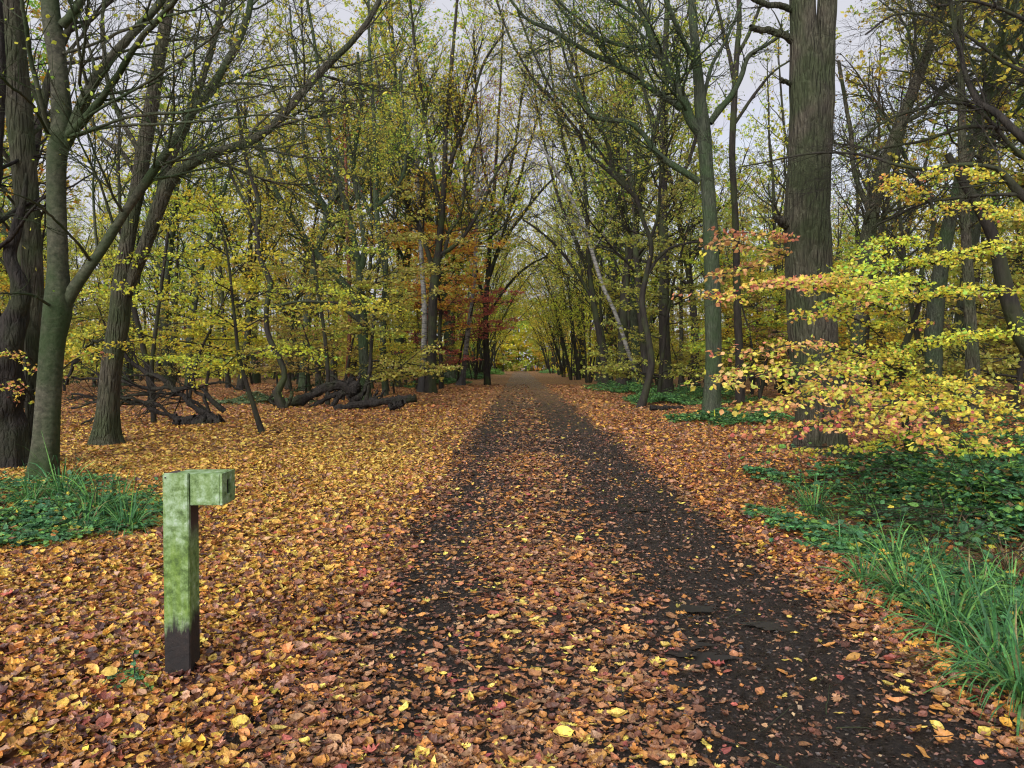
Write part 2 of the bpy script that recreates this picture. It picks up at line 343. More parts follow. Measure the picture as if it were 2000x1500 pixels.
# sheets of standing water in the wheel rut
mw, tw, bw, ow = mat('puddle_water')
bw.inputs['Base Color'].default_value = (.018, .015, .014, 1); bw.inputs['Roughness'].default_value = .3; bw.inputs['Specular IOR Level'].default_value = .22
rg = np.random.default_rng(3)
def puddle(pts, label):
    C = gnd(*pts[0]); g = Geo(); 
    for (px, py, sx_, sy_) in pts[1]:
        p = gnd(px, py); n = 90; a = np.linspace(0, 2*np.pi, n, endpoint=False)
        rr = 1+.28*np.sin(3*a+px)+.18*np.sin(5*a+py)+.1*np.sin(9*a)+.08*np.sin(17*a+1)+.06*np.sin(29*a+px)+.05*np.sin(41*a)
        x = p[0]+1.6*sx_*rr*np.cos(a); y = p[1]+1.6*sy_*rr*np.sin(a)
        ring = np.stack([x, y, 0*x+float(gz(p[0], p[1]))+.0135], -1); ctr = np.array([[p[0], p[1], gz(p[0], p[1])+.0135]])
        inner = ctr+(ring-ctr)*.02
        V = np.concatenate([ring, inner]); i = np.arange(n); j = (i+1) % n
        g.add(V, np.stack([i, j, j+n, i+n], -1))
    return tag(g.build('puddle', mw), label, kind='structure')
# ------------------------------------------------------------ leaf litter
def in_path(x, y):
    return (x > -1.1) & (x < 2.12)
def cover(x, y):       # how much of the ground the leaves hide, 0..1
    n = .5+.25*np.sin(1.9*x+1.1*y)+.25*np.sin(.9*y-2.3*x+1)*np.sin(2.1*y)
    c = np.ones_like(x)
    c = np.where(in_path(x, y), .10+.16*n+.16*sst(7, 22, y), c)
    mid = np.exp(-((x-.2)/.6)**2)*.40; c = np.where(in_path(x, y), c+mid*(.5+.9*n), c)
    c = np.where((x > -1.1) & (x < -.5), c+.30*sst(9, 3.5, y)*0+.22*sst(-.5, -1.1, x)*n, c)
    c = np.where(in_path(x, y), c+.35*np.exp(-((x+1.1)/.25)**2)+.45*np.exp(-((x-2.12)/.22)**2), c)
    near = sst(4.6, 2.6, y); c = np.where((x < .75) & in_path(x, y), np.minimum(1, c+.42*near*n*2), c)
    c = np.where((x <= -1.1) & (x > -2.3), .55+.45*sst(-1.1, -2.3, x)*1+.1*n, c)
    c = np.where((x >= 2.12) & (x < 2.5), .7, c)
    c = np.where((x > 2.5) & (y < 11), .38, c)
    c = c*(1-.80*np.exp(-((x-1.42)/.62)**4))*(1-.35*np.exp(-((x+.62)/.28)**2*(1+0*y))*sst(2.5, 5, y))
    return np.clip(c, 0, 1)
LIT_NEAR = [((.42, .165, .05), 5), ((.20, .075, .045), 5), ((.54, .26, .06), 4.5), ((.075, .032, .026), 5), ((.38, .21, .13), 4), ((.56, .30, .05), 2.6), ((.66, .44, .06), .9), ((.28, .07, .045), 1)]
LIT_YEL = [((.55, .36, .06), 6), ((.47, .245, .055), 5), ((.60, .44, .09), 3), ((.36, .16, .05), 3), ((.18, .085, .045), 2)]
LIT_PATH = [((.28, .125, .055), 5), ((.34, .19, .10), 3), ((.14, .06, .035), 5), ((.44, .20, .05), 4), ((.62, .48, .10), 1.1), ((.30, .08, .06), .7)]
LIT_FAR = [((.40, .18, .07), 5), ((.30, .12, .06), 4), ((.45, .25, .07), 4), ((.20, .09, .06), 2)]
lit = Geo()
def litter(rg, y0, y1, dens, size, tpls, margin=1.2):
    xm = y1*.72+margin; N = int((y1-y0)*2*xm*dens)
    x = rg.uniform(-xm, xm, N); y = rg.uniform(y0, y1, N)
    k = (np.abs(x) < y*.72+margin) & (rg.random(N) < cover(x, y)); x = x[k]; y = y[k]; N = len(x)
    pathy = in_path(x, y); z = gz(x, y)+np.where(pathy, .012+np.maximum(clods(x, y), 0)*.9, .012+rg.random(N)*.026)
    yel = (rg.random(N) < .95*np.exp(-((y-13)/7.5)**2)*sst(-.6, -2.2, x)) | (rg.random(N) < .10*(x < -1))
    far = (y > 20) & (rg.random(N) < sst(20, 38, y))
    cols = np.where(pathy[:, None], pal(rg, N, LIT_PATH, .22), np.where(yel[:, None], pal(rg, N, LIT_YEL, .16), pal(rg, N, LIT_NEAR, .22)))
    cols = np.where((far & ~pathy)[:, None], pal(rg, N, LIT_FAR), cols)
    a = rg.uniform(0, 2*np.pi, N); tilt = np.where(pathy, .2, .40)
    no = nrm(np.stack([rg.normal(size=N)*tilt, rg.normal(size=N)*tilt, np.ones(N)], -1))
    ax = np.stack([np.cos(a), np.sin(a), np.zeros(N)], -1); ax = nrm(ax-(ax*no).sum(1, keepdims=True)*no)
    which = rg.integers(0, len(tpls), N); sz = size*np.clip(np.exp(rg.normal(size=N)*.36), .4, 2.1)
    C = np.stack([x, y, z], -1)-ax*sz[:, None]*.5
    for i, tp in enumerate(tpls):
        q = which == i; leaves(lit, C[q], ax[q], no[q], sz[q], cols[q], tp, 0, rg)
rg = np.random.default_rng(11)
litter(rg, 1.4, 6.5, 2300, .044, [T_OAK, T_OVAL, T_OAK, T_LONG, T_OVAL])
litter(rg, 6.5, 13, 980, .052, [T_OVAL, T_LONG, T_OVAL])
litter(rg, 13, 26, 260, .068, [T_RH, T_RH])
litter(rg, 26, 60, 32, .11, [T_RH])
m = 900; x = rg.uniform(-7, 6, m); y = 1.6+15*rg.random(m)**1.5; a = rg.uniform(0, 6.28, m); ln = rg.uniform(.05, .32, m)
P = np.stack([x, y, gz(x, y)+.035], -1)[:, None]+np.linspace(0, 1, 5)[None, :, None]*np.stack([ln*np.cos(a), ln*np.sin(a), rg.normal(size=m)*.03], -1)[:, None]+rg.normal(size=(m, 5, 3))*.006
tubes(lit, P, rg.uniform(.0015, .004, (m, 1))*np.linspace(1, .5, 5)[None], 4, 1)
# crumbs of leaf and earth trodden into the mud
N = 60000; x = rg.uniform(-1.3, 2.3, N); y = 1.6+16*rg.random(N)**1.7
a = rg.uniform(0, 6.28, N); no = nrm(np.stack([rg.normal(size=N)*.4, rg.normal(size=N)*.4, np.ones(N)], -1)); ax = np.stack([np.cos(a), np.sin(a), rg.normal(size=N)*.3], -1)
leaves(lit, np.stack([x, y, gz(x, y)+.009+clods(x, y)], -1), ax, no, rg.uniform(.007, .026, N)*(1+y/12), pal(rg, N, [((.05, .035, .028), 5), ((.13, .065, .045), 4), ((.22, .12, .08), 2), ((.02, .016, .014), 4), ((.34, .22, .13), .7)], .25), T_RH, 0, rg)
tag(lit.build('leaf_litter', [M_LITTER, M_DARK]), 'carpet of fallen oak and beech leaves', kind='stuff')

# ------------------------------------------------------------ traced trees
def limb_pts(limb, Y0, K, ws=1.):
    out = []
    for q in limb:
        px, py, wd = q[:3]; Y = Y0+(q[3] if len(q) > 3 else 0)
        p = at(px, py, Y); out.append([*p, wd*ws/2/F*Y])
    return resample(out, K)
def traced(name, base, Y0, trunks, limbs, bk, label, cat, seed, foliage=YG, leaf=.055, lsize_n=3, d2=1.5, d3=2.6, d4=3.5,
           r2=.45, flat=.3, tpl=T_RH, group=None, flare=.25, rough=.03, up=.04, K=40, sides=20, t2=.3, wob=.16, trunk_shoots=0, lmax2=3.2, tw=.84):
    """trunks / limbs: polylines (px, py, width px, dY) standing at depth Y0"""
    rg = np.random.default_rng(seed)
    loc = np.array([base[0], base[1], float(gz(base[0], base[1]))])
    root = empty(name, loc, label, cat, group)
    g = Geo()
    TP = np.stack([limb_pts(l, Y0, K, tw) for l in trunks])
    for i in range(len(TP)): tubes(g, TP[i:i+1, :, :3], TP[i:i+1, :, 3], sides, 0, rough, seed+i, flare if i == 0 else 0)
    g.build('trunk', bk, root, loc)
    parents = [TP] if trunk_shoots or not limbs else []
    for l in limbs:
        LP = limb_pts(l, Y0, K, .68 if Y0 < 20 else .88)[None]; LP[0, :, :3] += np.cumsum(rg.normal(size=(K, 3))*.006, 0)*np.linspace(0, 1, K)[:, None]
        g = Geo(); tubes(g, LP[..., :3], LP[..., 3], 10, 0, .05, seed+7)
        parents.append(LP)
        # side boughs belong to the limb
        P2, R2 = spawn(rg, LP[..., :3], LP[..., 3], d2*1.35, r2, .4, lmax2, 45, 8, .12, 1, wob*.8, up, flat, .34)
        tubes(g, P2, R2, 5); g.build('limb', bk, root, loc)
        parents[-1] = (P2, R2)
    gc = Geo()
    for p in parents:
        if isinstance(p, tuple): P2, R2 = p
        else:
            P2, R2 = spawn(rg, p[..., :3], p[..., 3], d2, r2, .4, lmax2, 50, 8, t2, 1, wob, up, flat, .3)
            tubes(gc, P2, R2, 5)
        P3, R3 = spawn(rg, P2, R2, d3*2.1, .5, .2, 1.5, 42, 6, .15, 1, wob, up, flat, .6, .0035); tubes(gc, P3, R3, 4)
        P4, R4 = spawn(rg, P3, R3, d4*1.9, .55, .15, .8, 40, 4, .1, 1, wob, up*.5, flat, .6, .0022); tubes(gc, P4, R4, 3)
        if lsize_n:
            leaves_on(gc, rg, P4[::3] if Y0 < 16 else P4, lsize_n, leaf*(1.15 if Y0 > 20 else 1), foliage, tpl, 1, flat=max(flat, .2), off=.03)
    gc.build('crown', [bk, M_LEAF], root, loc)
    return root
# --- left foreground
traced('beech_tree', gnd(82, 935), 10.6, [[(82, 950, 74), (84, 925, 70), (90, 850, 60), (98, 740, 56), (106, 660, 60), (114, 600, 68), (113, 520, 50), (110, 400, 47), (110, 310, 48), (120, 250, 52), (116, 150, 42), (104, 60, 46), (98, 0, 42), (92, -160, 36), (85, -400, 28)]],
  [[(118, 612, 34), (150, 555, 34), (190, 500, 28), (245, 415, 25), (310, 320, 23), (385, 210, 22, .3), (440, 130, 20, .5), (486, 30, 19, .7), (500, -60, 16, 1), (540, -300, 12, 1.5)],
   [(125, 285, 34), (150, 235, 34), (185, 160, 30), (235, 95, 24), (285, 40, 22), (330, -25, 18), (420, -200, 14)],
   [(128, 270, 26), (172, 225, 22, -.3), (225, 150, 18, -.6), (268, 75, 16, -1), (320, 15, 14, -1.4), (400, -80, 10, -2)],
   [(96, 260, 18), (80, 190, 14, -.3), (62, 110, 13, -.5), (48, 30, 12, -.8), (30, -80, 10, -1)],
   [(120, 50, 26), (140, 30, 24), (165, -10, 22), (200, -120, 16)],
   [(130, 268, 10), (190, 250, 9, -.6), (262, 228, 9, -1.1), (350, 224, 8, -1.7), (450, 205, 6, -2.3), (560, 180, 4, -2.8)],
   [(128, 274, 10), (200, 250, 9, -.4), (300, 246, 8, -.9), (420, 236, 7, -1.3), (540, 225, 5, -1.8), (650, 250, 4, -2)],
   [(132, 262, 9), (190, 215, 8, -.5), (290, 160, 8, -1), (370, 110, 7, -1.3), (420, 60, 5, -1.7)],
   [(120, 105, 9), (170, 90, 8, -.4), (240, 55, 8, -.8), (330, 20, 6, -1.2), (420, -10, 5, -2)],
   [(98, 270, 10), (60, 200, 8, -.8), (0, 150, 8, -1.4), (-80, 100, 5, -2)],
   [(110, 605, 10), (60, 575, 7, -.6), (0, 570, 6, -1.2), (-60, 560, 5, -2)],
   [(178, 512, 10), (150, 470, 8, -.5), (100, 420, 7, -1), (40, 380, 5, -1.6), (-30, 350, 4, -2)]],
  M_BEECH, 'smooth green-grey beech in the left foreground, its long limb slanting up to the right', 'tree', 5, YG, .055, 1, 2.2, 2.4, 2.6, .4, .35, T_BEECH, lmax2=2.4, sides=32, K=64, tw=.74)
traced('oak_tree', gnd(62, 885), 12.4, [[(78, 900, 52), (72, 830, 42), (68, 720, 40), (66, 600, 42), (62, 500, 44), (52, 380, 50), (40, 250, 54), (28, 120, 56), (16, 0, 58), (0, -200, 50), (-20, -400, 40)]],
  [[(60, 265, 12), (85, 240, 10, .3), (120, 180, 8, .8), (150, 90, 7, 1.2)]], M_OAK, 'ribbed brown oak trunk rising just behind the green-grey foreground beech', 'tree', 9, YG, .055, 1, 1, 2, 2, sides=40, K=90, t2=.6, rough=.025)
traced('old_tree', gnd(18, 905), 11.8, [[(20, 915, 120), (16, 860, 104), (8, 780, 96), (14, 690, 84), (32, 610, 60), (40, 560, 46), (20, 500, 34), (30, 455, 30), (44, 400, 18), (52, 340, 8)]],
  [[(0, 700, 60), (-20, 600, 50), (-25, 450, 44), (-10, 300, 34), (-5, 150, 30), (-10, 0, 26), (-10, -200, 20)]], M_DEAD, 'gnarled dark old tree with a flaking broken stem at the left edge', 'tree', 12, YG, .055, 1, 1, 1.6, 2, rough=.07, sides=32, K=64, t2=.7, tw=.68)
traced('oak_tree', gnd(205, 862), 15.4, [[(206, 872, 74), (206, 850, 60), (210, 800, 48), (218, 720, 44), (230, 640, 46), (238, 570, 44), (244, 500, 34), (258, 420, 32), (276, 330, 34), (290, 240, 32), (310, 120, 28), (330, 0, 24), (350, -200, 18)]],
  [[(240, 590, 34), (262, 530, 36), (290, 460, 38), (312, 400, 40), (338, 345, 36), (400, 305, 30, .3), (470, 283, 26, .6), (520, 255, 24, .8), (570, 205, 22, 1), (625, 140, 20, 1.4), (690, 75, 17, 1.8), (740, 0, 15, 2.2), (800, -160, 10, 3)],
   [(310, 400, 26), (325, 330, 26, .5), (360, 250, 24, .9), (395, 150, 20, 1.2), (430, 30, 16, 1.5), (470, -150, 12, 2)],
   [(270, 350, 16), (240, 300, 14), (195, 260, 10, .6), (160, 180, 8, 1)],
   [(275, 300, 16), (230, 220, 14, .4), (200, 120, 12, .8), (190, 0, 10, 1)]],
  M_OAK, 'forked oak behind the foreground beech with a bough reaching right over the glade', 'tree', 21, YG, .07, 1, 1.3, 2.2, 2.6, .35, sides=36, K=80, rough=.03)
# --- left middle
traced('hazel_tree', gnd(552, 803), 26, [[(556, 812, 16), (548, 785, 20), (540, 768, 18), (556, 735, 12), (546, 700, 13), (524, 655, 12), (520, 610, 11), (528, 560, 13), (526, 545, 13), (508, 505, 11), (502, 455, 11), (506, 400, 10), (492, 350, 9), (478, 300, 8), (462, 200, 6)]],
  [[(508, 470, 6), (480, 400, 6), (450, 330, 5), (430, 220, 4)], [(530, 600, 6), (580, 590, 6), (640, 590, 5), (690, 600, 5)], [(555, 805, 8), (566, 780, 9), (570, 765, 7)]],
  M_DARK, 'thin crooked dark tree with an S-bent stem beside the fallen logs', 'tree', 31, YG, .085, 2, 1, 2, 3, .45, .5)
traced('beech_tree', gnd(714, 782), 31, [[(714, 786, 30), (712, 740, 24), (710, 680, 22), (708, 620, 22), (704, 570, 18), (702, 530, 15), (694, 480, 13), (680, 420, 13), (655, 330, 11), (635, 230, 10), (620, 120, 8), (600, 0, 6)]],
  [[(708, 640, 16), (690, 580, 16), (662, 545, 16), (630, 510, 15), (600, 472, 14), (565, 420, 13), (540, 380, 12), (520, 320, 11), (500, 260, 8)],
   [(703, 540, 13), (712, 480, 12), (700, 400, 10), (690, 320, 9), (705, 220, 8), (700, 100, 6)],
   [(700, 510, 12), (660, 460, 10), (630, 400, 9), (600, 330, 8), (590, 240, 6)],
   [(700, 625, 10), (660, 598, 9), (600, 592, 8), (540, 606, 6)],
   [(712, 610, 10), (740, 596, 9), (752, 560, 7), (760, 480, 6)]],
  M_MOSS, 'green-stemmed beech rising out of the log pile with dark limbs leaning left', 'tree', 33, YG, .085, 3, 1.1, 1.9, 3, .42, .35, up=.06)
traced('maple_tree', gnd(752, 777), 37, [[(753, 780, 14), (750, 720, 13), (748, 650, 13), (750, 610, 14), (756, 560, 13), (748, 500, 12), (738, 440, 12), (734, 380, 14), (735, 330, 11), (730, 230, 9), (722, 100, 7), (720, 0, 5)]],
  [[(740, 455, 9), (715, 400, 8), (690, 330, 7), (680, 250, 6), (670, 140, 5)], [(738, 400, 9), (770, 370, 8), (790, 330, 7), (790, 250, 6), (780, 130, 5)]],
  M_MOSS, 'slim green-stemmed tree just right of the beech in the log pile', 'tree', 35, YG, .09, 3, 1.1, 1.8, 3, .4, .3, up=.08)
traced('beech_tree', gnd(842, 768), 42, [[(842, 772, 28), (841, 750, 22), (844, 680, 20), (845, 600, 20), (850, 540, 20), (856, 490, 17), (862, 430, 15), (868, 350, 13), (870, 270, 11), (878, 170, 9), (888, 60, 7), (896, -40, 5)]],
  [[(856, 500, 10), (885, 482, 9), (908, 458, 8), (940, 405, 7), (958, 360, 6), (985, 310, 5), (1020, 270, 4)],
   [(862, 420, 10), (850, 360, 10), (838, 290, 9), (826, 200, 8), (810, 90, 6), (800, -20, 5)],
   [(868, 345, 8), (890, 290, 8), (918, 210, 7), (945, 120, 6), (985, 60, 4)],
   [(850, 550, 11), (832, 480, 10), (812, 430, 10), (788, 380, 9), (770, 320, 8), (752, 230, 6), (735, 120, 5)],
   [(845, 370, 6), (820, 330, 6), (790, 290, 5), (770, 200, 4)],
   [(866, 500, 8), (880, 450, 8), (900, 420, 6), (915, 330, 5), (940, 250, 4)]],
  M_DARK, 'tall dark beech on the left verge with limbs fanning up above the log pile', 'tree', 41, GOLD, .10, 1, 1.8, 2.0, 2.6, .42, .25, up=.1, wob=.14)
traced('birch_tree', gnd(824, 767), 43, [[(822, 770, 20), (825, 740, 16), (828, 680, 13), (829, 600, 12), (824, 520, 11), (820, 440, 10), (815, 330, 9), (812, 200, 7), (806, 60, 5)]], [],
  M_BIRCH, 'birch with a black cracked base close against the tall dark beech', 'tree', 43, YG, .09, 2, .7, 1.6, 2, .18, .2, t2=.5)
traced('birch_tree', gnd(903, 751), 55, [[(900, 754, 18), (903, 742, 11), (908, 700, 9), (914, 650, 10), (922, 590, 9), (927, 530, 9), (930, 450, 8), (932, 350, 7), (936, 250, 5), (940, 160, 4)]], [],
  M_BIRCH, 'pale birch with a flared black foot beside the track, under red leaves', 'tree', 45, RED, .10, 3, .8, 1.6, 2.2, .2, .45, t2=.2, flare=.6)
traced('rusty_tree', gnd(678, 772), 36, [[(678, 735, 10), (681, 690, 9), (683, 620, 9), (682, 540, 9), (678, 450, 8), (676, 350, 7), (672, 200, 5)]], [],
  M_RUST, 'thin rust-red straight stem behind the root plate of the fallen tree', 'tree', 47, ORANGE, .09, 2, .7, 1.6, 2, .2, .2, t2=.5)
# --- right
traced('beech_tree', gnd(1392, 806), 24.2, [[(1392, 812, 50), (1390, 790, 40), (1393, 700, 36), (1392, 600, 36), (1390, 500, 34), (1385, 400, 33), (1379, 320, 31), (1374, 250, 32), (1368, 200, 27), (1362, 130, 22), (1354, 50, 20), (1350, -40, 17), (1345, -200, 12)]],
  [[(1372, 262, 24), (1352, 240, 23), (1335, 195, 21), (1312, 150, 19), (1290, 105, 18), (1268, 55, 16), (1250, -10, 14), (1225, -140, 10)],
   [(1366, 355, 14), (1335, 335, 15), (1300, 313, 14), (1280, 295, 13), (1255, 262, 11), (1225, 238, 10), (1195, 236, 10), (1160, 230, 9), (1140, 200, 8), (1110, 130, 6), (1090, 60, 5)],
   [(1332, 212, 16), (1300, 190, 14), (1260, 165, 13), (1215, 132, 12), (1160, 108, 11), (1130, 92, 10), (1085, 65, 9), (1030, 40, 7), (985, -10, 5)],
   [(1310, 160, 12), (1280, 95, 11, .4), (1230, 90, 9, .8), (1170, 75, 8, 1.3), (1120, 45, 7, 1.6), (1080, 0, 5, 2)],
   [(1386, 240, 15), (1405, 215, 15), (1430, 185, 13), (1448, 150, 11), (1462, 110, 10), (1500, 85, 8), (1540, 60, 6)],
   [(1364, 130, 12), (1340, 90, 12, -.4), (1315, 40, 11, -.9), (1290, -30, 9, -1.2)],
   [(1372, 200, 10), (1390, 130, 8, .6), (1420, 70, 7, 1), (1450, 0, 6, 1.4)],
   [(1270, 60, 9), (1230, 20, 8, .4), (1180, -10, 7, .8), (1100, -60, 5, 1.2)],
   [(1200, 128, 7), (1160, 60, 6, -.4), (1110, 15, 5, -.6), (1060, -40, 4, -1)]],
  M_MOSS, 'tall green-grey tree right of the track with mossy limbs arching left overhead', 'tree', 51, [((.16, .22, .05), 4), ((.26, .30, .05), 4), ((.40, .30, .06), 2)], .075, 1, 2.3, 2.2, 2.6, .4, .3, sides=30, K=70, lmax2=3.4, rough=.02)
traced('oak_tree', gnd(1612, 890), 13.3, [[(1606, 905, 128), (1604, 870, 108), (1594, 760, 100), (1588, 640, 102), (1582, 540, 98), (1578, 440, 96), (1578, 330, 88), (1582, 220, 86), (1578, 160, 80), (1570, 60, 58), (1566, -20, 54), (1560, -200, 48)],
   [(1592, 400, 60), (1600, 280, 56), (1606, 180, 52), (1612, 80, 42), (1616, -10, 40), (1622, -200, 34)]],
  [[(1552, 82, 22), (1530, 68, 20, -.1), (1500, 56, 18, -.2), (1476, 50, 15, -.3)],
   [(1552, 20, 20), (1520, 8, 17, -.2), (1490, 2, 15, -.3), (1440, -40, 12, -.6)],
   [(1548, 166, 14), (1530, 160, 12, -.1), (1512, 155, 10, -.2)],
   [(1545, 440, 34), (1524, 434, 28, -.1), (1510, 428, 16, -.2), (1494, 416, 6, -.3)]],
  M_OAK, 'massive ridged oak trunk standing behind the bright yellow beech sapling', 'tree', 53, BROWN, .05, 1, 1.6, 2.4, 3, .8, .0, sides=64, K=150, rough=.026, t2=.5, lmax2=.9, flare=.38, tw=.88)
traced('oak_tree', gnd(1303, 775), 37, [[(1304, 778, 34), (1302, 750, 26), (1299, 680, 24), (1297, 600, 23), (1297, 500, 21), (1295, 400, 20), (1296, 300, 18), (1298, 200, 16), (1300, 100, 14), (1304, 0, 11)]],
  [[(1296, 420, 9), (1330, 350, 9), (1350, 300, 8), (1362, 250, 7)], [(1294, 300, 9), (1270, 230, 8), (1255, 150, 7), (1230, 60, 6)], [(1298, 590, 6), (1340, 570, 6), (1380, 555, 5)]],
  M_DARK, 'straight blackish trunk among green ground cover right of the track', 'tree', 55, OLIVE, .09, 3, 1, 1.8, 2.8, .35, .3, t2=.3, trunk_shoots=1)
traced('hornbeam_tree', gnd(1254, 797), 27.5, [[(1250, 800, 20), (1262, 760, 16), (1272, 715, 16), (1266, 660, 14), (1258, 620, 14), (1254, 580, 14), (1262, 540, 12), (1272, 480, 11), (1256, 430, 10), (1244, 390, 10), (1228, 368, 10)]],
  [[(1236, 380, 9), (1200, 345, 9), (1170, 318, 9), (1150, 305, 8), (1132, 262, 8), (1112, 236, 7), (1080, 195, 7), (1040, 150, 6), (1000, 80, 5), (970, 0, 4)],
   [(1240, 385, 9), (1215, 350, 9), (1195, 330, 8), (1190, 290, 8), (1170, 250, 8), (1150, 220, 7), (1135, 160, 6), (1110, 90, 5), (1085, 20, 4)],
   [(1195, 330, 6), (1160, 280, 6), (1120, 225, 6), (1080, 180, 5), (1045, 110, 5), (1010, 20, 4)],
   [(1262, 540, 7), (1290, 500, 7), (1320, 480, 6), (1365, 470, 5)],
   [(1266, 480, 7), (1285, 420, 7), (1290, 350, 6), (1310, 270, 5), (1330, 230, 4)]],
  M_DARK, 'slender bent tree at the right edge of the track, its stems sweeping up left', 'tree', 57, OLIVE, .08, 2, 1.2, 2, 2.8, .4, .3, up=.07)
traced('birch_tree', gnd(1240, 762), 46, [[(1246, 740, 10), (1222, 672, 10), (1203, 615, 9), (1178, 560, 9), (1162, 510, 9), (1143, 450, 8), (1124, 405, 8), (1100, 360, 9), (1080, 325, 7), (1060, 290, 5), (1040, 255, 4)]], [],
  M_BIRCH, 'silvery birch trunk leaning steeply to the left over the track', 'tree', 59, YG, .08, 1, .8, 1.5, 2, .22, .3, t2=.5, flare=0)
traced('maple_tree', gnd(1440, 790), 30, [[(1446, 785, 20), (1444, 700, 18), (1440, 600, 17), (1438, 480, 16), (1434, 380, 14), (1430, 300, 15), (1434, 200, 14), (1440, 90, 12), (1444, 40, 11), (1440, -60, 9)]],
  [[(1436, 180, 9), (1425, 110, 9), (1412, 60, 8), (1395, -20, 6)], [(1440, 110, 8), (1465, 60, 8), (1490, 0, 6)], [(1436, 240, 7), (1470, 190, 7), (1510, 140, 5), (1550, 110, 4)]],
  M_DARK, 'slim dark straight trunk between the tall green-grey tree and the massive oak', 'tree', 61, OLIVE, .08, 2, 1, 1.8, 2.4, .35, .3, t2=.4)
traced('oak_tree', gnd(1672, 820), 20, [[(1668, 830, 34), (1672, 740, 30), (1678, 620, 30), (1690, 500, 34), (1704, 410, 30), (1726, 330, 28), (1755, 250, 26), (1788, 165, 24), (1815, 90, 20), (1840, 0, 17), (1870, -120, 13)]],
  [[(1760, 240, 12), (1800, 220, 10), (1850, 170, 9), (1900, 150, 7)], [(1700, 420, 12), (1670, 340, 10), (1660, 250, 9), (1640, 120, 7)]],
  M_OAK, 'grey trunk leaning right behind the massive oak', 'tree', 63, BROWN, .07, 1, 1.5, 2.6, 3, .4, .2, t2=.35, trunk_shoots=1)
traced('oak_tree', gnd(1905, 815), 19, [[(1900, 825, 40), (1898, 770, 30), (1899, 700, 27), (1896, 640, 25), (1892, 560, 23), (1886, 450, 21), (1880, 300, 18), (1876, 100, 15), (1870, -60, 12)]], [],
  M_OAK, 'rough grey-brown trunk behind the right end of the yellow sapling', 'tree', 65, YG, .06, 1, .8, 2, 2.4, .2, .2, t2=.4, flare=.4)
traced('hawthorn_tree', gnd(2080, 900), 12, [[(2090, 900, 50), (2060, 760, 44), (2000, 660, 40), (1965, 570, 34), (1945, 480, 28), (1920, 420, 24), (1885, 360, 20), (1850, 300, 14)]],
  [[(2060, 420, 28, -1), (2000, 385, 26, -1), (1965, 345, 20, -1), (1945, 328, 14, -1), (1880, 320, 12, -.9), (1800, 328, 10, -.8), (1745, 318, 9, -.8), (1690, 300, 8, -.6), (1610, 292, 7, -.6), (1540, 300, 5, -.4), (1450, 320, 4, 0)],
   [(2060, 320, 24, -1), (2000, 272, 22, -1), (1950, 225, 20, -.8), (1905, 190, 16, -.6), (1880, 120, 13, -.4), (1862, 40, 12, 0), (1850, -40, 9, 0)],
   [(2040, 340, 14), (1980, 290, 12), (1910, 215, 10), (1850, 200, 9), (1790, 215, 8), (1730, 235, 7), (1680, 270, 5)],
   [(2030, 260, 14), (1940, 250, 12), (1880, 250, 10), (1800, 275, 8), (1720, 290, 7), (1660, 330, 5)],
   [(2020, 150, 12), (1960, 120, 10), (1880, 60, 8), (1800, 20, 7), (1740, 25, 6), (1690, 60, 5)],
   [(2000, 380, 12, -1), (1930, 380, 9, -1), (1860, 385, 8, -1), (1790, 400, 6, -.8), (1700, 440, 5, -.6)],
   [(2040, 60, 12), (1960, 20, 10), (1890, 0, 8), (1830, 10, 6), (1770, -40, 5)]],
  M_DARK, 'nearly bare dark tree leaning in from the right edge with a thicket of fine twigs', 'tree', 67, [((.30, .07, .04), 4), ((.42, .14, .05), 2), ((.2, .12, .05), 3)], .05, 0, 3., 4., 5., .45, .1, wob=.22, up=.0, lmax2=1.8)
traced('hornbeam_tree', gnd(952, 756), 58, [[(952, 760, 16), (950, 700, 13), (948, 640, 12), (950, 580, 12), (954, 520, 11), (960, 440, 9), (966, 360, 8), (972, 260, 6), (978, 150, 5), (984, 20, 4)]],
  [[(950, 560, 8), (975, 480, 8), (1000, 400, 7), (1020, 330, 6), (1048, 240, 5), (1075, 140, 4)], [(952, 540, 8), (985, 470, 7), (1020, 420, 6), (1060, 370, 5), (1100, 330, 4)],
   [(956, 470, 7), (985, 380, 6), (1005, 290, 6), (1020, 180, 5), (1040, 60, 4)], [(948, 600, 7), (925, 500, 7), (915, 400, 6), (900, 280, 5), (890, 150, 4)], [(962, 400, 6), (940, 300, 6), (930, 190, 5), (925, 60, 4)], [(950, 620, 6), (990, 560, 6), (1030, 520, 5), (1070, 500, 4)]],
  M_DARK, 'fan-branched tree beyond the pale birch, arching right over the far track', 'tree', 141, YL, .11, 1, 1.2, 1.3, 1.9, .45, .2, up=.08, lmax2=4)
traced('hornbeam_tree', gnd(1182, 760), 50, [[(1184, 764, 18), (1178, 700, 14), (1168, 640, 13), (1158, 580, 13), (1150, 520, 12), (1148, 440, 10), (1142, 350, 8), (1134, 250, 7), (1126, 140, 6), (1120, 0, 4)]],
  [[(1150, 530, 9), (1120, 460, 8), (1092, 390, 7), (1070, 310, 6), (1050, 220, 5), (1035, 110, 4)], [(1148, 440, 8), (1120, 350, 7), (1100, 270, 6), (1080, 170, 5), (1070, 50, 4)],
   [(1160, 590, 8), (1125, 530, 7), (1085, 480, 6), (1050, 450, 5), (1020, 430, 4)], [(1142, 360, 7), (1110, 260, 6), (1070, 190, 5), (1020, 130, 4)], [(1155, 520, 8), (1180, 430, 7), (1195, 330, 6), (1205, 200, 5)]],
  M_DARK, 'dark tree behind the leaning pale birch, its boughs reaching left over the track', 'tree', 143, YL, .10, 1, 1.2, 1.3, 1.9, .45, .2, up=.07, lmax2=4)
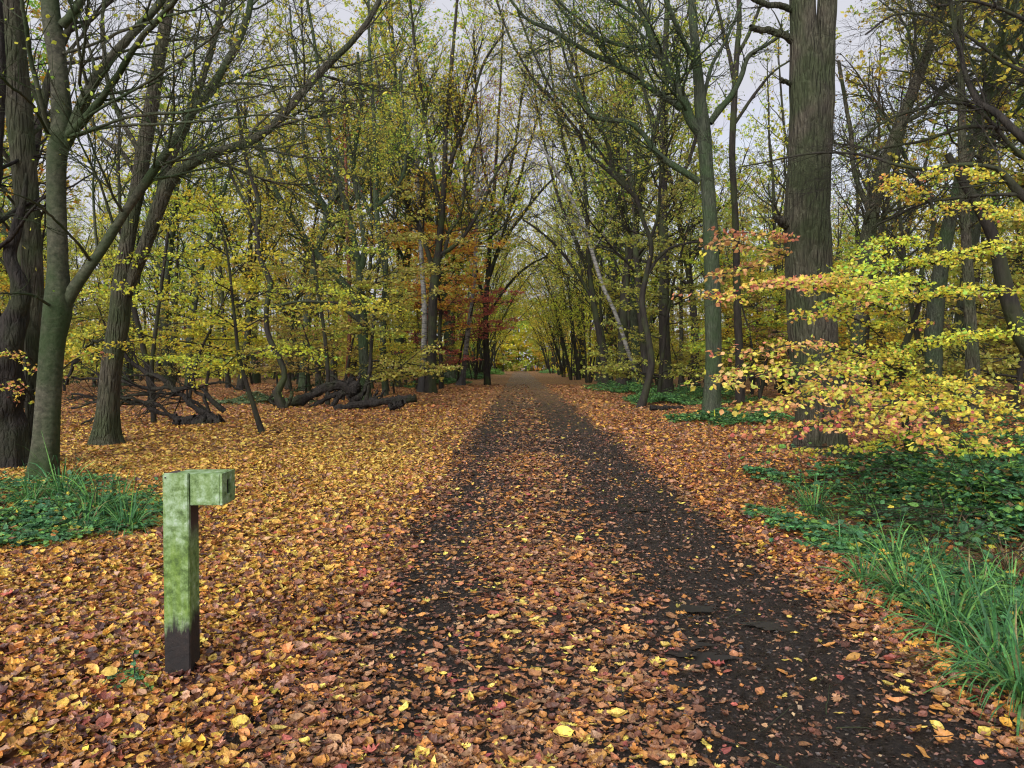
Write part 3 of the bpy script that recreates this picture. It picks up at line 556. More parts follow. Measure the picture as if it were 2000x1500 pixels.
# ------------------------------------------------------------ layered beech sprays
def spray(g, rg, pts, half, palA, palB, size, tpl, dens=11, thin=.006, n4=4, split=.5, nleaf=4, xo=None):
    """one horizontal layer: axis from pts (world xyz) with side twigs in its own level plane"""
    A = resample([[*p, thin*(1.6-1.3*i/(len(pts)-1))] for i, p in enumerate(pts)], 16)[None]
    tubes(g, A[..., :3], A[..., 3], 5)
    P3, R3 = spawn(rg, A[..., :3], A[..., 3], dens, .0, half*.5, half, 58, 6, .02, 1, .08, -.004, .92, .6, .0022); 
    Lf = rg.uniform(.45, 1., len(P3)); P3 = P3[:, :1]+(P3-P3[:, :1])*Lf[:, None, None]*2.0
    tubes(g, P3, R3, 3)
    P4, R4 = spawn(rg, P3, R3, n4, .5, .10, .34, 45, 4, .1, 1, .08, -.003, .92, .6, .0016); tubes(g, P4, R4, 3)
    for Q, n in ((P4, nleaf), (P3, nleaf+1)):
        k = rg.random(len(Q)) < (split if xo is None else np.clip((xo-Q[:, 0, 0])/2.2, split*.25, .88))
        for sel, pl in ((k, palA), (~k, palB)):
            if sel.any(): leaves_on(g, rg, Q[sel], n, size, pl, tpl, 1, flat=.5, off=.02, droop=.24)
# foreground sapling on the right
rg = np.random.default_rng(71)
loc = gnd(1785, 918); SY = loc[1]
sap = empty('beech_sapling', loc, 'young beech with tiers of bright yellow and orange leaves on the right of the track', 'sapling')
g = Geo()
stem = np.stack([limb_pts(l, SY, 40) for l in [
  [(1788, 925, 17), (1776, 880, 15), (1768, 820, 14), (1762, 740, 14, -.2), (1764, 690, 14, -.3), (1780, 640, 11, -.3), (1796, 590, 9, -.3), (1802, 520, 9, -.3), (1820, 460, 8, -.2), (1822, 410, 7), (1800, 360, 6), (1770, 330, 4)]]])
tubes(g, stem[..., :3], stem[..., 3], 12, 0, .04, 3, .2); g.build('trunk', M_DARK, sap, loc)
SPR = [  # start px,py,dY -> ... , half width, palette mix (share of orange), size
 ([(1790, 640, -.3), (1720, 600, -1.4), (1600, 560, -2.6), (1480, 552, -3.6), (1330, 600, -4.2)], .42, .45),
 ([(1768, 730, -.3), (1680, 690, -2), (1560, 672, -3.2), (1440, 690, -4), (1372, 690, -4.3)], .45, .3),
 ([(1765, 745, -.3), (1660, 715, -2.4), (1540, 720, -3.9), (1430, 735, -4.7), (1350, 752, -5.1)], .45, .7),
 ([(1768, 770, -.3), (1700, 762, -2.4), (1600, 770, -3.9), (1480, 790, -4.8), (1400, 800, -5.1)], .42, .6),
 ([(1772, 800, -.2), (1700, 800, -2.6), (1600, 830, -4.2), (1520, 838, -4.8), (1430, 840, -5.2)], .34, .45),
 ([(1772, 790, -.2), (1760, 780, -2.4), (1720, 800, -4.1), (1700, 840, -5.1)], .50, .2),
 ([(1775, 800, -.2), (1820, 780, -2.6), (1840, 820, -4.4), (1880, 860, -5.4)], .50, .25),
 ([(1770, 750, -.3), (1860, 740, -2), (1950, 770, -3.6), (2060, 810, -4.8)], .55, .2),
 ([(1768, 765, -.3), (1830, 755, -1.4), (1900, 790, -3.2), (1990, 850, -4.6)], .42, .35),
 ([(1765, 690, -.3), (1700, 690, -1.6), (1650, 730, -3.4), (1610, 770, -4.6)], .50, .15),
 ([(1770, 680, -.3), (1850, 660, -1.4), (1940, 650, -2.4), (2060, 640, -3.2)], .45, .15),
 ([(1796, 590, -.3), (1730, 570, -1.1), (1680, 580, -2.1), (1640, 610, -3)], .36, .15),
 ([(1796, 590, -.3), (1880, 565, -1.4), (1960, 570, -2.4), (2060, 560, -3.2)], .45, .1),
 ([(1800, 560, -.3), (1740, 545, -1.6), (1700, 560, -2.7), (1680, 590, -3.2)], .4, .1),
 ([(1804, 520, -.3), (1860, 500, -1.4), (1940, 480, -2.4), (2060, 455, -3)], .40, .15),
 ([(1804, 520, -.3), (1740, 515, -1), (1660, 530, -1.8), (1600, 560, -2.4)], .34, .2),
 ([(1812, 480, -.2), (1740, 470, -.8), (1690, 500, -1.3)], .30, .2),
 ([(1822, 420, -.1), (1880, 400, -.8), (1960, 420, -1.4), (2030, 430, -2)], .34, .4),
 ([(1815, 395, 0), (1760, 370, -.6), (1720, 350, -1.2)], .30, .5),
 ([(1800, 360, 0), (1850, 335, -.8), (1920, 345, -1.3)], .28, .6),
 ([(1765, 720, -.3), (1700, 640, -1.2), (1620, 610, -2), (1560, 625, -2.6)], .34, .2),
 ([(1775, 850, 0), (1700, 870, -1.4), (1600, 880, -2.2), (1500, 872, -2.8)], .22, .1),
 ([(1775, 845, 0), (1830, 850, -1.6), (1900, 880, -3), (1960, 870, -3.8)], .38, .3),
 ([(1796, 590, -.3), (1700, 560, -2), (1580, 545, -3.4), (1440, 560, -4.4)], .36, .3),
]
for pts, half, orange in SPR:
    pts = [(px+(45 if px < 1500 else 0), py, dy) for px, py, dy in pts]
    g = Geo(); spray(g, rg, [at(px, py, SY+dy) for px, py, dy in pts], half, SAPR, SAPL, .049, T_BEECH, 26, .008, 8, orange*.8, 3, 4.5)
    g.build('bough', [M_DARK, M_LEAF], sap, loc)
# thin rust-orange sprays reaching in front of the green-grey tree
for pts in ([(1540, 500, -1), (1460, 480, -2), (1420, 470, -2.6), (1385, 485, -3)], [(1540, 500, -1), (1440, 530, -2), (1400, 535, -2.6), (1350, 540, -3)], [(1540, 470, -1), (1470, 455, -1.8), (1400, 458, -2.3)]):
    g = Geo(); spray(g, rg, [at(px, py, SY+dy) for px, py, dy in pts], .2, [((.50, .19, .11), 4), ((.58, .32, .1), 2)], SAPR, .06, T_BEECH, 11, .005, 4.5, .75, 2)
    g.build('bough', [M_DARK, M_LEAF], sap, loc)

# ------------------------------------------------------------ young beeches of the glade (left)
def sapling(stempts, Y0, sprays, label, seed, palA, palB, size, half=.9, bk=M_DARK, dens=11, n4=5, tpl=T_BEECH, name='beech_sapling', nleaf=3, cat='sapling', group=None):
    rg = np.random.default_rng(seed)
    p = at(stempts[0][0], stempts[0][1], Y0); loc = np.array([p[0], p[1], gz(p[0], p[1])])
    root = empty(name, loc, label, cat, group)
    g = Geo(); SP = limb_pts(stempts, Y0, 30)[None]; SP[0, 0, 2] = min(SP[0, 0, 2], loc[2]-.03); tubes(g, SP[..., :3], SP[..., 3], 10, 0, .04, seed, .2); g.build('trunk', bk, root, loc)
    for pts in sprays:
        g = Geo(); spray(g, rg, [at(q[0], q[1], Y0+q[2]) for q in pts], half*rg.uniform(.8, 1.2), palA, palB, size, tpl, dens, .011, n4, .4, nleaf)
        g.build('bough', [bk, M_LEAF], root, loc)
    return root
sapling([(515, 856, 12), (498, 800, 10), (480, 745, 8), (466, 690, 7), (458, 620, 6), (450, 540, 5), (440, 470, 4)], 16.2,
  [[(460, 640, 0), (400, 600, -.6), (320, 575, -1.2), (240, 560, -1.8)], [(462, 650, 0), (540, 610, -.4), (640, 600, -.9), (745, 600, -1.3)], [(460, 600, 0), (540, 565, .4), (640, 570, .3), (700, 585, 0)],
   [(466, 690, 0), (380, 670, -.8), (270, 665, -1.6), (150, 690, -2)], [(468, 700, 0), (540, 680, -.6), (620, 700, -1)], [(455, 570, 0), (380, 530, -.5), (300, 500, -1), (240, 520, -1.2)],
   [(450, 540, 0), (500, 500, -.3), (560, 500, -.6)], [(445, 500, 0), (380, 455, -.4), (330, 440, -.8)], [(466, 690, 0), (430, 720, -1), (380, 740, -1.6)], [(445, 500, 0), (420, 420, .3), (380, 390, .3)]],
  'thin leaning beech sapling with tiers of small yellow-green leaves in front of the fallen logs', 81, YG, YL, .068, .75)
sapling([(300, 800, 10), (296, 740, 9), (300, 680, 8), (310, 600, 7), (320, 520, 6), (330, 440, 5)], 20.5,
  [[(300, 660, 0), (230, 640, -1), (150, 660, -1.8)], [(305, 640, 0), (380, 625, -.6), (460, 640, -1)], [(310, 600, 0), (220, 570, -.8), (130, 580, -1.6)], [(312, 590, 0), (400, 560, -.6), (480, 560, -1)],
   [(318, 540, 0), (240, 500, -.6), (160, 500, -1.2)], [(322, 510, 0), (400, 480, -.4), (470, 480, -.8)], [(326, 470, 0), (260, 430, -.4), (200, 430, -.8)], [(330, 440, 0), (400, 400, -.4), (470, 390, -.8)], [(330, 440, 0), (320, 370, -.4), (260, 350, -.8)], [(298, 700, 0), (370, 700, -1), (440, 720, -1.6)]],
  'pale yellow-green beech sapling behind the tangle of the fallen crown', 82, YL, YG, .078, .95)
sapling([(640, 790, 9), (640, 720, 8), (632, 640, 7), (620, 560, 6), (610, 480, 4)], 29,
  [[(636, 690, 0), (570, 670, -.6), (480, 690, -1)], [(634, 660, 0), (700, 640, -.4), (770, 660, -.8)], [(630, 620, 0), (560, 590, -.4), (480, 600, -.8)], [(626, 590, 0), (690, 560, -.4), (770, 570, -.8)], [(620, 560, 0), (560, 520, -.4), (500, 520, -.8)], [(616, 520, 0), (680, 490, -.4), (740, 490, -.6)], [(612, 490, 0), (570, 440, -.4), (530, 430, -.6)], [(612, 490, 0), (650, 430, 0), (700, 410, 0)]],
  'olive-leaved beech sapling just behind the root plate of the fallen tree', 83, YG, OLIVE, .09, 1.1)
sapling([(60, 905, 10), (70, 840, 9), (90, 780, 7), (110, 700, 6)], 12.0,
  [[(80, 800, 0), (40, 750, -.6), (0, 740, -1), (-60, 760, -1.4)], [(90, 760, 0), (60, 700, -.6), (20, 690, -1), (-40, 700, -1.2)], [(100, 740, 0), (150, 700, -.5), (200, 690, -.8)]],
  'low yellow-leaved beech shoot at the feet of the foreground trunks on the left', 84, SAPL, SAPR, .055, .32)
# ------------------------------------------------------------ fallen timber
def timber(name, label, cat, Y0, logs, branches, bk, seed, loc_px, twigs=(1.2, 2), ends=True):
    rg = np.random.default_rng(seed); p = at(*loc_px, Y0); loc = np.array([p[0], p[1], gz(p[0], p[1])])
    root = empty(name, loc, label, cat)
    for l in logs:
        g = Geo(); P = limb_pts(l, Y0, 30)
        if ends: P = np.vstack([[*P[0, :3], .003], P, [*P[-1, :3], .003]])
        n_ = len(P); P[:, 3] *= .68*(1+rg.normal(size=n_)*.12); P[:, :3] += rg.normal(size=(n_, 3))*.10*P[:, 3:4]
        P = P[None]; tubes(g, P[..., :3], P[..., 3], 28, 0, .13, seed+int(l[0][0]))
        Q, RQ = spawn(rg, P[..., :3], P[..., 3], 3.2, .1, .12, .55, 50, 5, .05, 1, .25, 0, 0, .32, .012); RQ[:, -1] *= .3; tubes(g, Q, RQ, 7, 0, .12, seed); g.build('log', bk, root, loc)
    for l in branches:
        g = Geo(); P = limb_pts(l, Y0, 30)[None]; P[0, :, :3] += np.cumsum(rg.normal(size=(30, 3))*.03, 0)*.8; P[..., 3] *= .8*(1+rg.normal(size=30)*.12)
        tubes(g, P[..., :3], P[..., 3], 9, 0, .10, seed)
        if twigs:
            P2, R2 = spawn(rg, P[..., :3], P[..., 3], twigs[0], .35, .2, 1.4, 45, 7, .2, 1, .16, 0, .2, .5, .005); tubes(g, P2, R2, 4)
            P3, R3 = spawn(rg, P2, R2, twigs[1], .5, .15, .7, 40, 5, .2, 1, .16, 0, .2, .6, .004); tubes(g, P3, R3, 3)
        g.build('branch', bk, root, loc)
    return root
timber('fallen_tree', 'fallen black tree crown with bare arching boughs lying on the leaves at left', 'fallen tree', 19.2,
  [[(342, 829, 42), (380, 826, 40), (432, 822, 30)]],
  [[(420, 815, 17), (382, 800, 15), (342, 768, 13), (302, 738, 12), (268, 725, 10), (235, 694, 8), (190, 672, 5)],
   [(440, 805, 13), (408, 778, 11), (385, 762, 10), (330, 763, 9), (280, 765, 8), (230, 750, 7), (140, 748, 5)],
   [(350, 820, 9), (290, 788, 9), (240, 780, 8), (200, 800, 7), (130, 832, 5)],
   [(345, 812, 9), (300, 800, 9), (260, 783, 8), (200, 785, 7), (120, 800, 5)],
   [(432, 838, 8), (402, 850, 7), (340, 853, 6), (250, 848, 5), (190, 852, 4)],
   [(410, 805, 8), (388, 772, 8), (372, 752, 6), (420, 740, 5), (480, 748, 4)],
   [(128, 750, 8), (140, 712, 8), (160, 684, 7), (190, 668, 6), (230, 668, 4)],
   [(420, 812, 9, .5), (360, 780, 8, 1), (300, 770, 7, 1.5), (230, 775, 6, 1.8), (150, 765, 5, 2)]], M_DEAD, 91, (400, 835), (3.4, 3.2))
timber('fallen_tree', 'twisted dead trunk with an upturned root plate lying among the centre-left trees', 'fallen tree', 27,
  [[(528, 800, 12), (560, 792, 26), (600, 776, 26), (632, 760, 24), (662, 752, 28), (700, 762, 36)],
   [(584, 806, 9), (620, 788, 12), (650, 772, 15), (682, 768, 18), (705, 780, 20)],
   [(640, 806, 12), (655, 785, 15), (670, 762, 17), (684, 744, 15), (690, 738, 9)]],
  [[(540, 802, 8), (590, 806, 8), (640, 808, 7), (690, 804, 5)], [(690, 800, 10), (684, 770, 9), (672, 742, 5)], [(695, 800, 10), (700, 765, 9), (706, 735, 5)], [(700, 800, 10), (716, 780, 9), (730, 752, 5)], [(690, 790, 9), (655, 745, 7), (640, 732, 4)], [(700, 780, 14), (712, 760, 10), (722, 728, 4)], [(705, 795, 12), (735, 785, 8), (748, 770, 4)], [(560, 798, 12), (545, 790, 10), (530, 770, 7), (540, 745, 5)]], M_DEAD, 92, (690, 800), (3, 2))
timber('log', 'long cut log with pale ends lying nearest the track at centre left', 'log', 26.2, [[(652, 800, 19), (700, 790, 18), (760, 783, 20), (812, 778, 21)]], [], M_DEAD, 93, (730, 800))
timber('log', 'short stubby log piece resting against the right end of the long cut log', 'log', 25.4, [[(762, 796, 19), (786, 788, 18)]], [], M_DEAD, 94, (775, 803))
timber('log', 'short dark log beside the bent tree on the right verge', 'log', 26.4, [[(1270, 797, 14), (1335, 797, 13)]], [], M_DEAD, 95, (1300, 803))
timber('fallen_branch', 'thin fallen branch lying far off in the glade at left', 'branch', 42, [], [[(425, 770, 5), (480, 778, 5), (540, 772, 4), (600, 776, 3)]], M_DEAD, 96, (500, 776), (.5, 1), False)
# ------------------------------------------------------------ signpost
def box(name, lo, hi, m, parent, bev=.004, org=(0, 0, 0)):
    import bmesh
    bm = bmesh.new(); bmesh.ops.create_cube(bm, size=1)
    for v in bm.verts: v.co = Vector([(lo[i]+hi[i])/2-org[i]+v.co[i]*(hi[i]-lo[i]) for i in range(3)])
    bmesh.ops.bevel(bm, geom=bm.edges[:], offset=bev, segments=2, affect='EDGES')
    me = bpy.data.meshes.new(name); bm.to_mesh(me); bm.free(); me.materials.append(m)
    o = bpy.data.objects.new(name, me); sc.collection.objects.link(o); o.parent = parent; return o
def moss_wood(side):
    m, t, b, o = mat('mossy_board'); l = t.links.new
    tc = node(t, 'ShaderNodeTexCoord'); sp = node(t, 'ShaderNodeSeparateXYZ'); l(tc.outputs['Object'], sp.inputs[0])
    mp = node(t, 'ShaderNodeMapping'); mp.inputs['Scale'].default_value = (22, 22, 3.0); l(tc.outputs['Object'], mp.inputs[0])
    n1 = node(t, 'ShaderNodeTexNoise', Scale=1, Detail=7, Roughness=.65); l(mp.outputs[0], n1.inputs[0])
    n2 = node(t, 'ShaderNodeTexNoise', Scale=26, Detail=8, Roughness=.7); l(tc.outputs['Object'], n2.inputs[0])
    base = ramp(t, [(.34, (.045, .085, .02)), (.45, (.14, .22, .08)), (.57, (.25, .35, .20)), (.72, (.42, .49, .44))]); l(n2.outputs['Fac'], base.inputs[0])
    gr = ramp(t, [(.46, (0, 0, 0)), (.58, (1, 1, 1))]); l(n1.outputs['Fac'], gr.inputs[0])
    # algae thickest between .35 and .8 m
    zb = ramp(t, [(.30, (0, 0, 0)), (.38, (.7, .7, .7)), (.66, (.85, .85, .85)), (.80, (.1, .1, .1))]); l(sp.outputs[2], zb.inputs[0])
    ad = node(t, 'ShaderNodeMath', _operation='MULTIPLY_ADD'); ad.inputs[1].default_value = .55; l(gr.outputs[0], ad.inputs[0]); l(zb.outputs[0], ad.inputs[2])
    mu = node(t, 'ShaderNodeMath', _operation='MULTIPLY', _use_clamp=True); mu.inputs[1].default_value = .85; l(ad.outputs[0], mu.inputs[0])
    m1 = node(t, 'ShaderNodeMix', _data_type='RGBA'); l(mu.outputs[0], m1.inputs[0]); l(base.outputs[0], m1.inputs[6]); al = ramp(t, [(.36, (.05, .095, .012)), (.5, (.11, .19, .025)), (.62, (.17, .26, .06)), (.72, (.27, .34, .18))]); l(n2.outputs['Fac'], al.inputs[0]); l(al.outputs[0], m1.inputs[7])
    na = node(t, 'ShaderNodeMath', _operation='MULTIPLY_ADD'); na.inputs[1].default_value = .35; l(n1.outputs['Fac'], na.inputs[0]); l(sp.outputs[2], na.inputs[2])
    dk = ramp(t, [(.47, (0, 0, 0)), (.50, (.55, .55, .55)), (.54, (1, 1, 1))]); l(na.outputs[0], dk.inputs[0])
    m2 = node(t, 'ShaderNodeMix', _data_type='RGBA'); l(dk.outputs[0], m2.inputs[0]); dn = ramp(t, [(.35, (.003, .002, .002)), (.6, (.014, .008, .006)), (.75, (.035, .024, .018))]); l(n2.outputs['Fac'], dn.inputs[0]); l(dn.outputs[0], m2.inputs[6]); l(m1.outputs[2], m2.inputs[7])
    if side:
        tp = ramp(t, [(.72, (0, 0, 0)), (.82, (1, 1, 1))]); l(sp.outputs[2], tp.inputs[0])
        m3 = node(t, 'ShaderNodeMix', _data_type='RGBA'); l(tp.outputs[0], m3.inputs[0]); l(m2.outputs[2], m3.inputs[6]); m3.inputs[7].default_value = (.045, .025, .02, 1); m2 = m3
    l(m2.outputs[2], b.inputs['Base Color']); b.inputs['Roughness'].default_value = .7
    bp = node(t, 'ShaderNodeBump', Strength=.8, Distance=.006); l(n2.outputs['Fac'], bp.inputs['Height']); l(bp.outputs[0], b.inputs['Normal'])
    return m
pb = gnd(345, 1325); Yp = pb[1]; k = Yp/F
px0 = at(320, 1200, Yp)[0]; px1 = at(370, 1200, Yp)[0]; pz = at(345, 925, Yp)[2]; za = at(400, 988, Yp)[2]; px2 = at(432, 950, Yp)[0]
org = ((px0+px1)/2, Yp+.065, float(gz(px0, Yp))-.04); pz -= org[2]; za -= org[2]
post = empty('signpost', org, 'green mossy wooden post with a box arm pointing right', 'post')
X0, X1, X2 = px0-org[0], px1-org[0], px2-org[0]
MB1, MB2 = moss_wood(False), moss_wood(True)
box('front_board', (X0, -.065, -.06), (X1, -.035, pz), MB1, post)
box('post', (X0+.003, -.033, -.06), (X1-.004, .068, pz-.003), MB2, post)
# arm: a hollow box, its end board pierced by an upright slot
ax0, ax1, ay0, ay1 = X1+.002, X2, -.052, .118
box('arm_board', (ax0, ay0, za), (ax1-.013, ay0+.014, pz-.003), MB1, post, .003)
box('arm_board', (ax0, ay1-.014, za), (ax1-.013, ay1, pz-.003), MB1, post, .003)
box('arm_top', (ax0-.08, ay0+.016, pz-.017), (ax1-.014, ay1-.016, pz-.002), MB1, post, .002)
ym = (ay0+ay1)/2; zm = (za+pz)/2
for lo, hi in (((ax1-.012, ay0, za), (ax1, ym-.022, pz-.002)), ((ax1-.012, ym+.022, za), (ax1, ay1, pz-.002)), ((ax1-.012, ym-.0215, za), (ax1, ym+.0215, zm-.035)), ((ax1-.012, ym-.0215, zm+.04), (ax1, ym+.0215, pz-.002))):
    box('end_board', lo, hi, MB1, post, .001)
box('slot_shade_block', (ax1-.030, ym-.03, zm-.05), (ax1-.014, ym+.03, zm+.055), plain('slot_shade', (.01, .009, .008)), post, .002)  # near-black block behind the opening paints in the shade of the hollow arm
box('bolt', (X0+.012, -.0675, pz-.025), (X0+.020, -.0645, pz-.017), plain('bolt_dark', (.015, .014, .014)), post, .001)
# ------------------------------------------------------------ undergrowth
def ribbons(g, P, W, cols, rg):
    M, K, _ = P.shape
    T = nrm(np.gradient(P, axis=1)); side = nrm(np.cross(T, np.array([0, 0, 1.])+rg.normal(size=(M, 1, 3))*.2))
    w_ = (W[:, None]*np.array([np.sin(np.pi*min(.97, .25+.75*s_)) for s_ in np.linspace(0, 1, K)])[None])[..., None]
    n = np.cross(side, T)
    V = np.stack([P-side*w_, P+n*w_*.35, P+side*w_], 2)
    i = np.arange(M*K*3).reshape(M, K, 3)
    Fc = np.stack([i[:, :-1, :-1], i[:, :-1, 1:], i[:, 1:, 1:], i[:, 1:, :-1]], -1)
    g.add(V, Fc, 0, np.repeat(cols, (K-1)*2, 0))
SEDGE = [((.07, .21, .06), 5), ((.045, .14, .05), 4), ((.12, .27, .06), 3), ((.24, .21, .09), 1.2)]
DRY = [((.22, .18, .10), 4), ((.15, .11, .07), 3), ((.10, .14, .05), 3)]
def sedge_mesh(seed, n=150, ln=.6, wd=.0065, pl=SEDGE, lean=0.):
    rg = np.random.default_rng(seed); g = Geo(); K = 9
    a = rg.uniform(0, 2*np.pi, n); r = .07*np.sqrt(rg.random(n)); th = R_(6)+R_(62)*rg.random(n)
    D = np.stack([np.cos(a)*np.sin(th)+lean, np.sin(a)*np.sin(th), np.cos(th)], -1); D = nrm(D)
    L_ = ln*rg.uniform(.5, 1.25, n); P = np.zeros((n, K, 3)); P[:, 0] = np.stack([r*np.cos(a), r*np.sin(a), np.full(n, -.01)], -1)
    dr = rg.uniform(.2, .95, n)
    for i in range(1, K):
        D = D.copy(); D[:, 2] -= dr*(i/K)*1.1; D = nrm(D+rg.normal(size=(n, 3))*.03)
        P[:, i] = P[:, i-1]+D*(L_/(K-1))[:, None]
        P[:, i, 2] = np.maximum(P[:, i, 2], .01)
    ribbons(g, P, wd*rg.uniform(.6, 1.3, n), pal(rg, n, pl, .2), rg)
    return g.mesh('sedge_clump', [M_GREEN])
SM = [sedge_mesh(1), sedge_mesh(2, 130, .7), sedge_mesh(3, 80, .5, .007), sedge_mesh(4, 150, .62, .005, DRY, -.35)]
def sedge(px, py, k, s, label):
    p = gnd(px, py); o = bpy.data.objects.new('sedge_clump', SM[k]); sc.collection.objects.link(o)
    o.location = p; s *= 1.02; o.scale = (s, s, s*.9); o.rotation_euler = (0, 0, random.random()*6 if k < 3 else 0); tag(o, label, 'sedge', 'sedge clumps along the track')
random.seed(4)
for a in [(1590, 1010, 1, 1.0, 'tall arching sedge clump nearest the massive oak, right of the track'), (1690, 1000, 0, .8, 'thin loose sedge clump between the first arching clump and the brambles'),
          (1690, 1140, 2, .9, 'bright green sedge tuft leaning over the leafy verge, left of the blue pipe'), (1770, 1170, 0, .9, 'wispy sedge clump just left of the end of the blue pipe'),
          (1860, 1250, 1, .85, 'long-bladed sedge clump directly in front of the blue pipe'), (1950, 1290, 2, 1.1, 'broad-bladed sedge clump at the right edge below the blue pipe'),
          (2000, 1370, 0, .9, 'lowest bright sedge clump in the right corner of the verge'), (1900, 1010, 1, 1.25, 'big sedge clump among brambles on the upper right bank'),
          (1980, 960, 0, 1.4, 'tall sedge clump at the right edge under the yellow leaves'), (1850, 1060, 3, 1.1, 'dry brown sedge flopped over between the brambles'),
          (1960, 1120, 3, .9, 'withered sedge tuft above the blue pipe at the right edge'), (1975, 1180, 1, .8, 'green sedge clump growing behind the blue pipe'),
          (1780, 1000, 3, .8, 'half dry sedge clump behind the arching one, below the sapling'),
          (1825, 1215, 2, .8, 'small bright sedge tuft between the wispy clump and the long-bladed one'), (1915, 1330, 2, .7, 'short sedge tuft on the leaf edge near the right corner'),
          (1745, 1110, 1, .85, 'sedge clump standing in the low brambles left of the pipe'), (1640, 1075, 2, .6, 'little sedge tuft at the track edge by the first brambles'), (1820, 1120, 0, .9, 'loose green sedge clump uphill of the wispy one'),
          (1905, 1205, 0, .9, 'sedge clump growing right over the blue pipe'), (1985, 1245, 1, .9, 'dense sedge clump at the very right edge under the pipe'), (1940, 1050, 0, 1.1, 'long drooping sedge clump in the dense bramble mound'), (1560, 985, 2, .6, 'smallest sedge tuft beside the arching clump, in leaf litter')]: sedge(*a)
for a in [(120, 985, 1, 1.2, 'largest sedge clump, at the foot of the foreground beech'), (190, 1010, 0, 1.1, 'spreading sedge clump just right of the largest left one'), (250, 1040, 1, .9, 'sedge clump nearest the green post'),
          (60, 990, 0, .9, 'sedge clump left of the beech foot at the left edge'), (165, 1045, 2, 1.0, 'low front sedge tuft among the brambles left of the post'), (235, 985, 2, .9, 'short sedge tuft behind the others, between beech foot and post')]: sedge(*a)
BRAM = [((.05, .14, .06), 6), ((.08, .21, .07), 4), ((.14, .29, .06), 2.6), ((.16, .10, .05), .6), ((.50, .42, .06), .5)]
IVY = [((.045, .12, .045), 5), ((.08, .20, .05), 4), ((.15, .28, .07), 2)]
def bramble(cx, cy_, rx, ry, n, h, size, label, seed, pl=BRAM, name='bramble_patch', cat='brambles', group='bramble and ivy patches'):
    rg = np.random.default_rng(seed); g = Geo(); n = int(n*(1.8 if size < .09 else 1.25))
    a = rg.uniform(0, 2*np.pi, n); r = np.sqrt(rg.random(n))*(1+.25*np.sin(3*a+seed)+.15*np.sin(7*a))
    x = cx+rx*r*np.cos(a); y = cy_+ry*r*np.sin(a)
    lump = .55+.45*np.sin(x*3.1+seed)*np.sin(y*2.7)
    h *= 1.5; size *= 1.12
    z = gz(x, y)+.03+h*lump*(1-.6*np.minimum(r, 1)**2)*rg.uniform(.3, 1, n)
    C = np.stack([x, y, z], -1); az = rg.uniform(0, 2*np.pi, n); cols = pal(rg, n, pl, .22)
    no = nrm(np.stack([rg.normal(size=n)*.6, rg.normal(size=n)*.6-.15, np.ones(n)], -1))
    for da in (0, 1.9, -1.9):
        ax = np.stack([np.cos(az+da), np.sin(az+da), rg.normal(size=n)*.12], -1)
        leaves(g, C+nrm(ax)*.006, ax, no, size*rg.uniform(.7, 1.2, n)*(1 if da == 0 else .85), cols, T_BEECH if size < .09 else T_RH, 0, rg)
    m = n//22 if size < .09 else 0
    if m:
        b = rg.integers(0, n, m); a_ = rg.uniform(0, 6.28, m)
        leaves(g, C[b]+np.array([0, 0, .02]), np.stack([np.cos(a_), np.sin(a_), 0*a_], -1), nrm(rg.normal(size=(m, 3))*.5+np.array([0, 0, 1.])), .075*rg.uniform(.7, 1.2, m), pal(rg, m, LIT_YEL), T_OVAL, 0, rg)
    m = max(6, n//14); b = rg.integers(0, n, m); P0 = C[b]; P = np.zeros((m, 6, 3)); D = nrm(np.stack([rg.normal(size=m), rg.normal(size=m), np.full(m, .5)], -1)); P[:, 0] = np.stack([P0[:, 0], P0[:, 1], gz(P0[:, 0], P0[:, 1])], -1)
    for i in range(1, 6): D = nrm(D-np.array([0, 0, .22])); P[:, i] = P[:, i-1]+D*h*.42; P[:, i, 2] = np.maximum(P[:, i, 2], P[:, 0, 2]+.01)
    tubes(g, P, np.full((m, 6), .0035), 4, 1)
    if size < .1:      # leafy runners standing proud of the mound
        for q in range(5):
            C2 = P[:, q]+(P[:, q+1]-P[:, q])*rg.random((m, 1)); ax = nrm(rg.normal(size=(m, 3))*np.array([1, 1, .4])); leaves(g, C2, ax, nrm(rg.normal(size=(m, 3))*.6+np.array([0, -.3, 1.])), size*rg.uniform(.8, 1.25, m), pal(rg, m, pl, .2), T_BEECH, 0, rg)
    loc = np.array([cx, cy_, float(gz(cx, cy_))])
    return tag(g.build(name, [M_GREEN, M_DARK], None, loc), label, cat, group)
def bpx(px, py, rx, ry, n, h, size, label, seed, **k):
    p = gnd(px, py); return bramble(p[0], p[1], rx, ry, n, h, size, label, seed, **k)
bpx(1640, 1060, .55, .8, 260, .16, .065, 'bramble patch at the leafy edge left of the dry flopped sedge', 1)
bpx(1780, 1030, .7, .9, 330, .26, .065, 'bramble patch in the middle of the right bank with a few yellow leaves', 2)
bpx(1960, 1070, .6, .8, 480, .62, .07, 'dense dark bramble mound at the right edge above the blue pipe', 3)
bpx(1880, 1150, .5, .5, 260, .24, .055, 'small-leaved bramble just above the blue pipe', 4)
bpx(1690, 940, .9, .9, 260, .30, .075, 'broad-leaved brambles in the shade in front of the massive oak', 5)
bpx(1900, 940, .9, .9, 520, .85, .075, 'tall dark bramble bank beneath the right part of the yellow sapling', 6)
bpx(1985, 1010, .5, .8, 400, .8, .085, 'large bluish bramble leaves at the right edge below the sapling', 7)
bpx(1760, 1110, .55, .5, 300, .14, .055, 'low brambles between the sedge tufts, left of the blue pipe', 31)
bpx(1930, 1220, .45, .4, 260, .16, .055, 'brambles in the grass just below the blue pipe', 32)
bpx(1830, 1000, .7, .6, 300, .3, .065, 'brambles around the big sedge clump on the upper right bank', 33)
